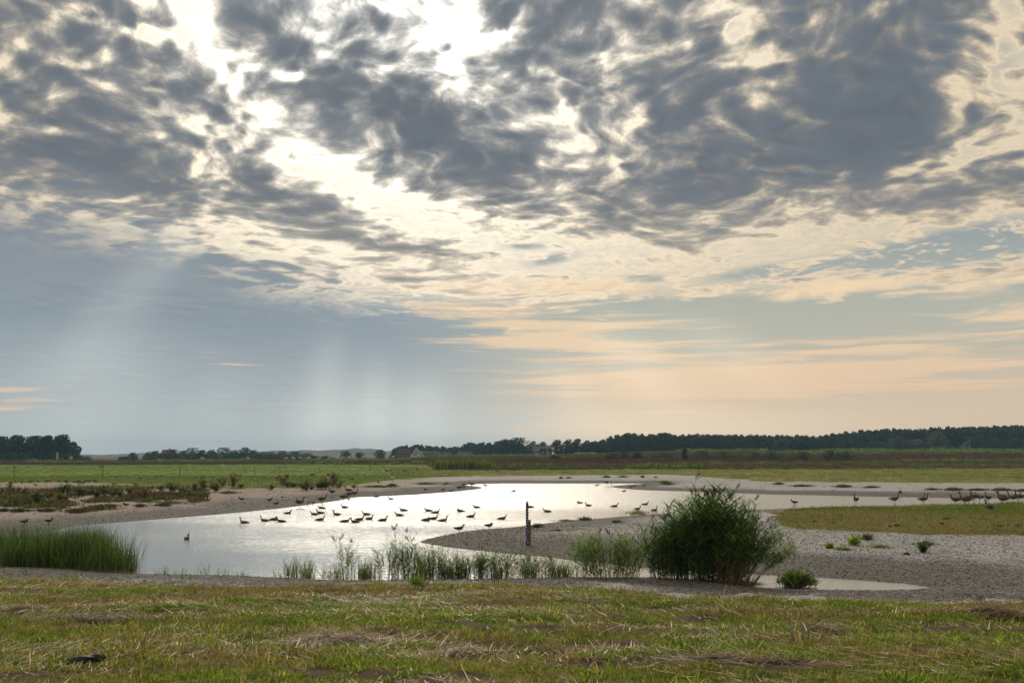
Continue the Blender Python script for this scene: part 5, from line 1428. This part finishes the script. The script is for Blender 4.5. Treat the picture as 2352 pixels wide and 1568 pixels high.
mid = [(1192, 1007, 52, 'tall broad tree left of the grey barn'), (1160, 1010, 40, 'tree at the right end of the village wood'), (1222, 1014, 30, 'tree behind the left end of the grey barn'), (1246, 1015.5, 26, 'tree behind the grey barn roof'), (1279, 1011, 32, 'tree right of the barn flagpole'), (1304, 1010, 30, 'second tree right of the barn'), (1325, 1009, 30, 'third tree right of the barn'), (1347, 1012, 28, 'fourth tree right of the barn, before the wood')]
for k, (px, top, w, lab) in enumerate(mid):
    tree(px, 640 if 1215 < px < 1255 else 605, top, w * 1.35, lab, low=.0, dome=True, seed=670 + k, group='trees beside the barn', n=1500)
wil = [(2152, 993, 62, M_willow, 'rounded grey-green willow before the wood on the right'), (2065, 1005, 56, M_willow, 'grey-green tree before the wood, left of the rounded willow'), (2105, 1009, 46, M_willow, 'low grey-green tree left of the rounded willow'), (2330, 1007, 46, M_tree2, 'olive-brown tree before the wood at the right edge'), (1796, 1009, 40, M_tree2, 'yellowish tree standing before the middle of the wood'),
       (2240, 1003, 56, M_tree, 'dark rounded tree right of the wooden frame'), (2290, 1008, 40, M_tree, 'dark tree before the wood near the right edge'), (2010, 1012, 60, M_tree, 'low dark tree before the wood left of the willows'), (2185, 1026, 30, M_willow, 'small grey bush right of the rounded willow'), (2125, 1020, 50, M_tree, 'low dark shrubbery under the rounded willow'), (1940, 1012, 50, M_tree, 'dark tree at the edge of the wood right of centre')]
for k, (px, top, w, mt, lab) in enumerate(wil):
    tree(px, 560, top, w, lab, mt, low=.03, dome=True, seed=690 + k, group='trees before the wood', n=1700)
for k, (px, d, top, w, mt, lab) in enumerate([(1432, 340, 1037, 44, M_tree2, 'rounded bush on the rough mound before the wood'), (1462, 345, 1039, 34, M_tree, 'dark bush right of the rounded bush on the mound'), (1405, 345, 1041, 40, M_tree2, 'low bush left of the rounded bush on the mound'), (1520, 350, 1041, 60, M_tree2, 'wide low bush right of the mound'), (1572, 335, 1029, 15, M_tree, 'small upright dark tree on the rough ground'),
        (1612, 345, 1035, 50, M_tree2, 'wide bush right of the small upright tree'), (1660, 345, 1038, 50, M_tree2, 'low wide bush in the rough ground at centre right'), (1772, 330, 1037, 44, M_tree, 'dark bush beside the twin fence posts'), (1845, 330, 1038, 40, M_tree2, 'low bush left of the round green bush'), (1905, 325, 1034, 46, M_tree, 'round green bush in the rough ground on the right'), (1940, 325, 1035, 40, M_tree, 'green bush right of the round green bush'), (1735, 340, 1040, 40, M_tree2, 'low bush left of the twin fence posts'), (1275, 345, 1046, 34, M_tree2, 'low dark bush in the rough ground below the barn')]):
    tree(px, d, top, w, lab, mt, low=.0, dome=True, seed=710 + k, group='bushes in the rough ground', name='bush', n=900, cat='bush', leaf=.17)

def wood():
    kinds = []
    for k in range(7):
        cm, C = crown_mesh(800 + k, 12.0, 7.5, [M_tree, M_tree, M_tree2, M_tree, M_tree2, M_tree, M_tree][k], 2300, .03, .5, 12, dome=k % 2 == 0)
        kinds.append(cm)
    tops = [(905, 1024), (930, 1021), (970, 1020), (1000, 1024), (1030, 1028), (1056, 1025), (1075, 1017), (1110, 1015.5), (1140, 1014), (1165, 1009), (1180, 1012), (1200, 1016), (1250, 1018), (1355, 1014), (1372, 1011), (1388, 1008), (1401, 1002), (1421, 997), (1463, 993), (1496, 998), (1531, 992), (1551, 998), (1601, 997), (1676, 997.5), (1764, 998), (1851, 1000.5), (1884, 1001), (1894, 997), (1989, 988), (2076, 985), (2139, 983.5), (2206, 980.5), (2276, 978.5), (2352, 975.5), (2600, 972)]
    P, S, I = [], [], []
    for row, d in enumerate((600, 612, 626, 642, 660)):
        dd = d
        px = 905.0 + row * 5
        while px < 2620:
            front = row
            jit = rng.uniform(-1, 1)
            if px < 1200: d_ = dd + 140
            else: d_ = dd
            if not (1205 < px < 1352):
                x, y, z = at(px, d_ + jit * 4)
                tp = np.interp(px, [t[0] for t in tops], [t[1] for t in tops]) + rng.normal(1.2, 1.5) + (5 if row == 0 else 1.5 if row == 1 else 0)
                h = CAM_H + (HY - tp) / FPX * y - z
                s = h / 12.0 / 1.0
                if h > 1.5:
                    P.append((x, y, z - .3)); sw = rng.uniform(.75, 1.15) * (.45 + .55 * s); S.append((sw, sw, s)); I.append(rng.integers(0, 7))
            px += rng.uniform(13, 22)
    n = len(P)
    scatter('far_wood', np.array(P), np.stack([np.zeros(n), np.zeros(n), rng.uniform(0, 6.28, n)], -1), np.array(S), kinds, np.array(I), 'dense dark wood along the horizon on the right')
wood()

# ------------------------------------------------------------------ dunes
def dunes():
    top = [(-300, 1046), (100, 1045), (180, 1043.5), (215, 1042.5), (235, 1043.5), (255, 1042.2), (268, 1043.6), (285, 1042), (315, 1041.5), (345, 1041.5), (420, 1042), (520, 1040), (588, 1038.6), (612, 1036), (628, 1034.2), (650, 1034.6), (668, 1036.5), (690, 1033.8), (708, 1033.6), (728, 1036.2), (746, 1035), (768, 1033.4), (782, 1034.4), (800, 1032.2), (818, 1029.8), (832, 1032), (845, 1030.4), (862, 1031.6), (885, 1035.2), (905, 1033.8), (925, 1032.4), (960, 1034), (1010, 1036), (1080, 1040), (1160, 1044)]
    d0 = 1400.0
    pxs = np.arange(-300, 1161, 6.0)
    tp = np.interp(pxs, [t[0] for t in top], [t[1] for t in top])
    V = []
    ks = np.linspace(-1, 1.4, 26)
    for k in ks:
        d = d0 + k * 110
        x = (pxs - CX) / FPX * d
        ztop = CAM_H + (HY - tp) / FPX * d0
        prof = np.exp(-(k * 1.25) ** 2)
        nz = (fbm(x * .035, np.full_like(x, d * .035), 5, 4) - .5) * 5.0 * (1 - abs(k) * .3) * (k != 0)
        ridge = np.clip(ztop * prof + nz * prof - (1 - prof) * 2.5, -3, None)
        V.append(np.stack([x, np.full_like(x, d), ridge], -1))
    V = np.array(V); nr, nc = V.shape[:2]
    i = (np.arange(nr - 1)[:, None] * nc + np.arange(nc - 1)[None, :]).ravel()
    m, b, out = mat('dune_grass')
    pos = b.new('ShaderNodeNewGeometry').outputs['Position']
    n = b.noise(pos, .05, 5, .6)
    p = b.new('ShaderNodeBsdfPrincipled'); b.put(p.inputs['Base Color'], b.mix(b.sst(n, .38, .62), (.022, .032, .026), (.05, .058, .045))); p.inputs['Roughness'].default_value = .95
    b.l.new(p.outputs[0], out.inputs[0])
    tag(link('dunes', mesh_np('dunes', V.reshape(-1, 3), np.stack([i, i + 1, i + nc + 1, i + nc], -1), [m], True)), kind='structure')
dunes()

# ------------------------------------------------------------------ village and farm
M_brick = simple('house_brick', (.17, .085, .06), .9, .25, 1.2)
M_brown = simple('house_brown', (.11, .075, .06), .9, .25, 1.2)
M_cream = simple('house_white', (.55, .55, .52), .8, .1, 1.0)
M_rooft = simple('roof_tile_red', (.085, .045, .04), .85, .25, 1.0)
M_roofd = simple('roof_tile_dark', (.075, .055, .052), .85, .25, 1.0)
M_roofo = simple('roof_tile_orange', (.13, .07, .055), .85, .25, 1.0)
M_sheet = simple('roof_sheet_grey', (.075, .082, .09), .9, .15, 1.0)
M_glass = simple('window_glass', (.03, .04, .05), .12, .1, spec=.6)
M_frame = simple('window_frame', (.68, .68, .66), .6, .05)
M_doorm = simple('house_door', (.05, .08, .06), .6, .1)
M_redp = simple('red_boarding', (.09, .04, .038), .8, .2, 1.5)

def house(label, px0, px1, top, base, d, wall, roof, gable='x', depth=8.0, eave=.5, windows=(), dormers=(), chimneys=(), door=None, flat=False, trim=None, name='house', cat='house'):
    """px0..px1 outline, top/base picture rows, at distance d; windows: (u, v, w, h) as fractions of the front"""
    k = d / FPX
    x0, x1 = (px0 - CX) * k, (px1 - CX) * k
    w = x1 - x0
    xc = (x0 + x1) / 2
    z0 = CAM_H + (HY - base) * k - .3
    z0 = min(z0, tz(xc, d) + .2)
    H = CAM_H + (HY - top) * k - z0
    he = H if flat else H * eave
    root = tag(link(name, None, loc=(xc, d, z0)), label, cat, 'houses of the village')
    D = depth
    g = Geo()
    if gable == 'y' and not flat:
        v = [(-w / 2, 0, 0), (w / 2, 0, 0), (w / 2, 0, he), (0, 0, H), (-w / 2, 0, he), (-w / 2, D, 0), (w / 2, D, 0), (w / 2, D, he), (0, D, H), (-w / 2, D, he)]
        g.add(v, [(0, 1, 2, 3, 4), (9, 8, 7, 6, 5), (1, 6, 7, 2), (5, 0, 4, 9)])
    elif not flat:
        v = [(-w / 2, 0, 0), (w / 2, 0, 0), (w / 2, 0, he), (-w / 2, 0, he), (-w / 2, D, 0), (w / 2, D, 0), (w / 2, D, he), (-w / 2, D, he), (-w / 2, D / 2, H), (w / 2, D / 2, H)]
        g.add(v, [(0, 1, 2, 3), (5, 4, 7, 6), (1, 5, 6, 9, 2), (4, 0, 3, 8, 7)])
    else:
        g.box((0, D / 2, H / 2), (w, D, H))
    link('wall', g.mesh('wall', [wall]), root)
    r = Geo(); o = .25; t = .18
    def slab(a, b_, c, d_):
        up = Vector((0, 0, t))
        q = [Vector(p) for p in (a, b_, c, d_)]
        q = [p + Vector((0, 0, .03)) for p in q]
        r.add(q + [p + up for p in q], [(3, 2, 1, 0), (4, 5, 6, 7), (0, 1, 5, 4), (1, 2, 6, 5), (2, 3, 7, 6), (3, 0, 4, 7)])
    if flat:
        r.box((0, D / 2, H + .1), (w + .4, D + .4, .2))
    elif gable == 'y':
        sl = (H - he) / (w / 2)
        slab((-w / 2 - o, -o, he - o * sl), (0, -o, H), (0, D + o, H), (-w / 2 - o, D + o, he - o * sl))
        slab((0, -o, H + .002), (w / 2 + o, -o, he - o * sl), (w / 2 + o, D + o, he - o * sl), (0, D + o, H + .002))
    else:
        sl = (H - he) / (D / 2)
        slab((-w / 2 - o, -o, he - o * sl), (w / 2 + o, -o, he - o * sl), (w / 2 + o, D / 2, H), (-w / 2 - o, D / 2, H))
        slab((-w / 2 - o, D / 2, H + .002), (w / 2 + o, D / 2, H + .002), (w / 2 + o, D + o, he - o * sl), (-w / 2 - o, D + o, he - o * sl))
    ro = link('roof', r.mesh('roof', [roof]), root)
    for c in chimneys:
        link('chimney', Geo().box((c * w, D / 2, H + .4), (.6, .6, 1.4)).mesh('chimney', [M_brown]), ro)
    def window(u, v_, ww, hh, y=-.02):
        f = link('window', Geo().box((u * w, y, v_ * H), (ww, .10, hh)).mesh('window', [M_frame]), root)
        link('pane', Geo().box((u * w, y - .06, v_ * H), (ww - .22, .04, hh - .22)).mesh('pane', [M_glass]), f)
    for q in windows: window(*q)
    if door:
        link('door', Geo().box((door * w, -.03, 1.05), (1.0, .12, 2.1)).mesh('door', [M_doorm]), root)
    for u in dormers:
        yy = D * .12
        dz = he + (H - he) * .45
        dm = link('dormer', Geo().box((u * w, yy + .6, dz), (2.0, 1.6, 1.4)).mesh('dormer', [M_cream]), root)
        link('dormer_pane', Geo().box((u * w, yy - .23, dz), (1.5, .06, .95)).mesh('dormer_pane', [M_glass]), dm)
        link('dormer_roof', Geo().box((u * w, yy + .6, dz + .78), (2.3, 1.9, .14)).mesh('dormer_roof', [roof]), dm)
    if trim:
        tr = Geo()
        for s in (-1, 1):
            a, b_ = Vector((s * (w / 2 + .25), -.33, he - .3)), Vector((0, -.33, H + .12))
            tr.tube([a, b_], [.13, .13], 4)
        link('bargeboard', tr.mesh('bargeboard', [M_frame]), root)
    return root
house('red-roofed house at the left end of the village', 909, 941, 1030, 1050, 690, M_brick, M_rooft, 'x', 9, .42, [(-.3, .2, 1.2, 1.3), (0, .2, 1.2, 1.3), (.3, .2, 1.2, 1.3)], (), (.3,), .15)
house('white steep-gabled house in the village', 946, 965, 1028.5, 1049.5, 672, M_cream, M_roofd, 'y', 9, .38, [(-.22, .22, 1.2, 1.3), (.22, .22, 1.2, 1.3), (0, .52, 1.1, 1.3)], (), (.2,), -.05 + .06, trim=True)
house('small white gabled annex right of the steep-gabled house', 962, 971, 1036, 1050, 668, M_cream, M_roofd, 'y', 7, .5, [(0, .3, .9, 1.1)], trim=True)
house('brown terraced house with two white dormers in the village', 969, 992, 1036, 1050, 690, M_brown, M_roofd, 'x', 9, .5, [(-.35, .25, 1.3, 1.3), (-.1, .25, 1.3, 1.3), (.35, .25, 1.3, 1.3)], (-.28, .25), (.45,), .12)
house('terraced house with one wide dormer in the village', 992, 1010, 1036, 1050, 690, M_brown, M_roofd, 'x', 9, .5, [(-.3, .25, 1.3, 1.3), (.3, .25, 1.3, 1.3)], (.0,), (.45,), .02)
house('flat-roofed building with a band of windows in the village', 1006, 1036, 1036, 1050, 705, M_brown, M_sheet, 'x', 9, .5, [(-.38, .72, 1.4, 1.2), (-.2, .72, 1.4, 1.2), (-.02, .72, 1.4, 1.2), (.16, .72, 1.4, 1.2), (.34, .72, 1.4, 1.2), (-.3, .3, 1.6, 1.3), (.25, .3, 1.6, 1.3)], flat=True, door=.0)
house('red brick gabled house near the right end of the village', 1046, 1061, 1035, 1050, 680, M_brick, M_roofd, 'y', 8, .5, [(-.2, .28, 1.1, 1.2), (.2, .28, 1.1, 1.2), (0, .6, .9, 1.0)], (), (.25,))
house('low brown house at the right end of the village', 1061, 1085, 1038, 1050, 700, M_brown, M_roofd, 'x', 8, .45, [(-.3, .2, 1.2, 1.2), (.1, .2, 1.2, 1.2), (.35, .2, 1.2, 1.2)], (), (-.2, .4), .22)
house('red farm gable left of the farm-row trees', 327, 350, 1038, 1056, 585, M_brick, M_roofo, 'y', 12, .4, [(-.2, .22, 1.0, 1.1), (.15, .22, 1.0, 1.1), (0, .55, .8, .9)], (), (), .32, trim=False)
house('farm with orange hipped roof behind the farm-row trees', 366, 392, 1033, 1056, 600, M_brick, M_roofo, 'x', 12, .35, [(-.3, .2, 1.0, 1.1), (.3, .2, 1.0, 1.1)], (), (.1,))
house('long grey-roofed barn left of the flagpole', 1224, 1268, 1024.5, 1046, 575, M_brown, M_sheet, 'x', 14, .45, [(-.35, .22, 1.4, 1.0), (-.2, .22, 1.4, 1.0)], name='barn', cat='barn')
house('red boarded shed in front of the grey barn', 1240, 1267, 1030.5, 1047, 560, M_redp, M_sheet, 'x', 6, .9, [(-.25, .5, 1.2, .9), (.25, .5, 1.2, .9)], flat=True, door=.0, name='shed', cat='shed')
house('low thatched shed right of the barn trees', 1322, 1370, 1039.5, 1046, 520, M_brown, simple('thatch', (.15, .125, .09), .95, .3, 1.0), 'x', 9, .35, [(-.4, .2, .8, .6)], name='shed', cat='shed')

def pole(px, d, top, base, label, name, cat, extra=None):
    x, y, z = at(px, d)
    z = min(z, CAM_H + (HY - base) / FPX * d)
    h = CAM_H + (HY - top) / FPX * d - z
    root = tag(link(name, None, loc=(x, y, z)), label, cat)
    link('pole', Geo().tube([(0, 0, -.3), (0, 0, h * .5), (0, 0, h)], [.10, .09, .06], 8).mesh('pole', [M_frame]), root)
    link('finial', Geo().tube([(0, 0, h), (0, 0, h + .1), (0, 0, h + .2)], [.07, .1, .02], 8).mesh('finial', [M_frame]), root)
    return root, h
pole(1256.5, 552, 1021, 1046, 'white flagpole in front of the red shed', 'flagpole', 'flagpole')
r0, h0 = pole(130, 452, 1038, 1059, 'pole with long yellow banner before the left-hand grove', 'banner_pole', 'banner')
bn_ = Geo()
zs = np.linspace(h0 * .3, h0 * .97, 9)
bv = [(sx, .05 * math.sin(i * 1.1) + sy, z_) for i, z_ in enumerate(zs) for sx, sy in ((.1, 0), (.85, .04), (.85, .07), (.1, .03))]
bf = [(i * 4 + a, i * 4 + (a + 1) % 4, i * 4 + 4 + (a + 1) % 4, i * 4 + 4 + a) for i in range(8) for a in range(4)] + [(3, 2, 1, 0), (32, 33, 34, 35)]
link('banner', bn_.add(bv, bf).mesh('banner', [simple('banner_yellow', (.55, .42, .12), .8, .15, 1.0)]), r0)
x, y, z = at(163, 455)
sg = tag(link('notice_board', None, loc=(x, y, z)), 'small pale notice board at the right end of the grove', 'sign')
link('board', Geo().box((0, 0, 1.7), (1.3, .08, 1.5)).mesh('board', [simple('notice_board', (.42, .44, .47), .7, .1)]), sg)
for s in (-.45, .45): link('post', Geo().box((s, .07, .6), (.1, .1, 2.4)).mesh('post', [M_post]), sg)
# tall wooden frame before the wood
x, y, z = at(2222, 548)
fr_ = tag(link('wooden_frame', None, loc=(x, y, z)), 'pale sloping wooden frame before the wood on the right', 'frame')
for a, b_, nm in (((-4, 0, -.3), (-4, 0, 2.6), 'post'), ((1.2, 0, -.3), (1.2, 0, 6.6), 'post'), ((-4, 0, 2.6), (1.2, 0, 6.6), 'beam'), ((-1.4, 0, -.3), (-1.4, 0, 4.6), 'post'), ((-4, 0, 2.6), (1.2, 0, 2.6), 'beam')):
    link(nm, Geo().tube([a, b_], [.13, .13], 5).mesh(nm, [simple('frame_wood', (.36, .34, .31), .8, .2) if 'frame_wood' not in bpy.data.materials else bpy.data.materials['frame_wood']]), fr_)

# parked vehicles by the village
M_tyre = simple('tyre', (.02, .02, .02), .8)
def car(px, d, base, L, paint, label, van=False):
    x, y, z = at(px, d)
    root = tag(link('parked_car', None, loc=(x, y, z)), label, 'van' if van else 'car', 'vehicles parked by the village')
    Wd, hb = 1.75, (1.0 if not van else 1.2)
    prof = [(-L / 2, .35), (-L / 2, hb * .85), (-L / 2 + .15, hb), (L / 2 - .9, hb), (L / 2 - .05, hb * .8), (L / 2, .35)]
    g = Geo()
    v = [(a, -Wd / 2, b_) for a, b_ in prof] + [(a, Wd / 2, b_) for a, b_ in prof]
    n = len(prof)
    g.add(v, [tuple(range(n)), tuple(reversed(range(n, 2 * n)))] + [(i, i + n, (i + 1) % n + n, (i + 1) % n) for i in range(n)])
    link('body', g.mesh('body', [paint]), root)
    top = 2.2 if van else 1.5
    cab = [(-L / 2 + .1, hb), (-L / 2 + .35, top), (L / 2 - 1.7, top), (L / 2 - 1.0, hb)]
    v = [(a, -Wd * .44, b_ + .002) for a, b_ in cab] + [(a, Wd * .44, b_ + .002) for a, b_ in cab]
    c = link('cabin', Geo().add(v, [(0, 1, 2, 3), (7, 6, 5, 4), (0, 4, 5, 1), (1, 5, 6, 2), (2, 6, 7, 3)]).mesh('cabin', [paint]), root)
    link('side_window', Geo().box((-.25, -Wd * .44 - .01, (hb + top) / 2 + .02), (L * .42, .03, (top - hb) * .6)).mesh('side_window', [M_glass]), c)
    for sx in (-L * .32, L * .32):
        for sy in (-1, 1):
            w_ = link('wheel', Geo().tube([(sx, sy * Wd * .40, .33), (sx, sy * Wd * .52, .33)], [.33, .33], 12).mesh('wheel', [M_tyre]), root)
            link('rim', Geo().tube([(sx, sy * Wd * .50, .33), (sx, sy * Wd * .525, .33)], [.18, .18], 8).mesh('rim', [M_sheet]), w_)
wp, sp_, dp = simple('car_white', (.66, .67, .68), .3, .05, spec=.5), simple('car_silver', (.33, .35, .37), .3, .05, spec=.5), simple('car_dark', (.04, .045, .06), .3, .05, spec=.5)
for (px, d, L, pt, lab, vn) in [(955, 640, 6.5, wp, 'long white van parked before the steep-gabled house', True), (988, 640, 4.3, wp, 'white car parked before the terraced houses', False), (1200, 545, 4.3, wp, 'white car parked left of the barn', False), (1213, 540, 4.5, sp_, 'silver car parked beside the barn, left one', False), (1222, 548, 4.3, sp_, 'silver car parked beside the barn, nearest the wall', False), (1238, 545, 4.3, wp, 'white car parked before the red shed', False), (1040, 640, 4.3, dp, 'dark car parked below the red brick gabled house', False)]:
    car(px, d, 0, L, pt, lab, vn)

# ------------------------------------------------------------------ cattle
def cattle_mesh(head_down, seed):
    """one skinned body: trunk, neck, head, four jointed legs"""
    V = [(-.75, 0, 1.15), (-.35, 0, 1.12), (.1, 0, 1.10), (.55, 0, 1.15)]
    E = [(0, 1), (1, 2), (2, 3)]
    Rd = [(.26, .30), (.33, .36), (.34, .37), (.28, .34)]
    if head_down: nk = [((.95, 0, .85), (.17, .2)), ((1.15, 0, .45), (.12, .15)), ((1.28, 0, .22), (.10, .12)), ((1.34, 0, .05), (.08, .09))]
    else: nk = [((.9, 0, 1.32), (.17, .2)), ((1.12, 0, 1.5), (.13, .15)), ((1.35, 0, 1.42), (.11, .12)), ((1.52, 0, 1.3), (.08, .09))]
    p = 3
    for c, r in nk:
        V.append(c); Rd.append(r); E.append((p, len(V) - 1)); p = len(V) - 1
    for (r0_, hx, fore) in ((3, .5, True), (0, -.68, False)):
        for s in (-1, 1):
            ch = [((hx, s * .2, .85), (.14, .14)), ((hx + (-.02 if fore else .08), s * .21, .5), (.075, .075)), ((hx + (.0 if fore else -.08), s * .21, .34), (.05, .05)), ((hx + (.0 if fore else -.03), s * .21, .03), (.055, .055))]
            p = r0_
            for c, r in ch:
                V.append(c); Rd.append(r); E.append((p, len(V) - 1)); p = len(V) - 1
    V.append((-1.0, 0, .95)); Rd.append((.04, .04)); E.append((0, len(V) - 1)); t0 = len(V) - 1
    V.append((-1.03, 0, .55)); Rd.append((.03, .03)); E.append((t0, len(V) - 1))
    me = bpy.data.meshes.new('cow'); me.from_pydata(V, E, []); me.update()
    o = bpy.data.objects.new('cow_tmp', me); COL.objects.link(o)
    o.modifiers.new('skin', 'SKIN')
    for i, r in enumerate(Rd):
        me.skin_vertices[0].data[i].radius = r
    me.skin_vertices[0].data[1].use_root = True
    o.modifiers.new('sub', 'SUBSURF').levels = 1
    dg = bpy.context.evaluated_depsgraph_get()
    out = bpy.data.meshes.new_from_object(o.evaluated_get(dg))
    bpy.data.objects.remove(o)
    out.name = 'cow'
    return out
M_cow = simple('cow_white', (.66, .63, .58), .85, .15, 2.0)
M_horn = simple('cow_horn', (.3, .27, .22), .6)
COWS = []
for hd in (True, False):
    me = cattle_mesh(hd, 0); me.materials.clear(); me.materials.append(M_cow)
    me.polygons.foreach_set('use_smooth', [True] * len(me.polygons))
    hx, hz = ((1.17, .50) if hd else (1.12, 1.62))
    ears = [Geo().tube([(hx, s * .10, hz), (hx - .03, s * .22, hz + .03), (hx - .04, s * .32, hz)], [.03, .05, .015], 6).mesh('ear', [M_cow]) for s in (-1, 1)]
    COWS.append((me, ears))
cows = [(466, 'leftmost'), (570, ''), (581, ''), (618, ''), (658, ''), (673, ''), (690, ''), (699, ''), (709, ''), (757, ''), (779, ''), (788, ''), (803, ''), (814, ''), (834, ''), (903, ''), (975, '')]
for k, (px, _) in enumerate(cows):
    x, y, z = at(px, 530 + 14 * (k % 4))
    me, ears = COWS[0 if k % 3 else 1]
    o = tag(link('cow', me, loc=(x, y, z), rot=(0, 0, (0 if k % 2 else math.pi) + rb.uniform(-.5, .5)), scale=1.05), 'white cow on the far pasture below the dunes, %s cow from the left' % ORD[k], 'cow', 'white cattle on the far pasture')
    for e in ears: link('ear', e, o)

# ------------------------------------------------------------------ air
def haze():
    m, b, out = mat('haze')
    v = b.new('ShaderNodeVolumePrincipled')
    v.inputs['Color'].default_value = (.40, .70, 1.0, 1)
    v.inputs['Density'].default_value = .00021
    v.inputs['Anisotropy'].default_value = .0
    b.l.new(v.outputs[0], out.inputs['Volume'])
    g = Geo().box((0, 0, 13), (3900, 3900, 30.5))
    o = tag(link('haze', g.mesh('haze', [m])), kind='stuff')
    return o
haze()
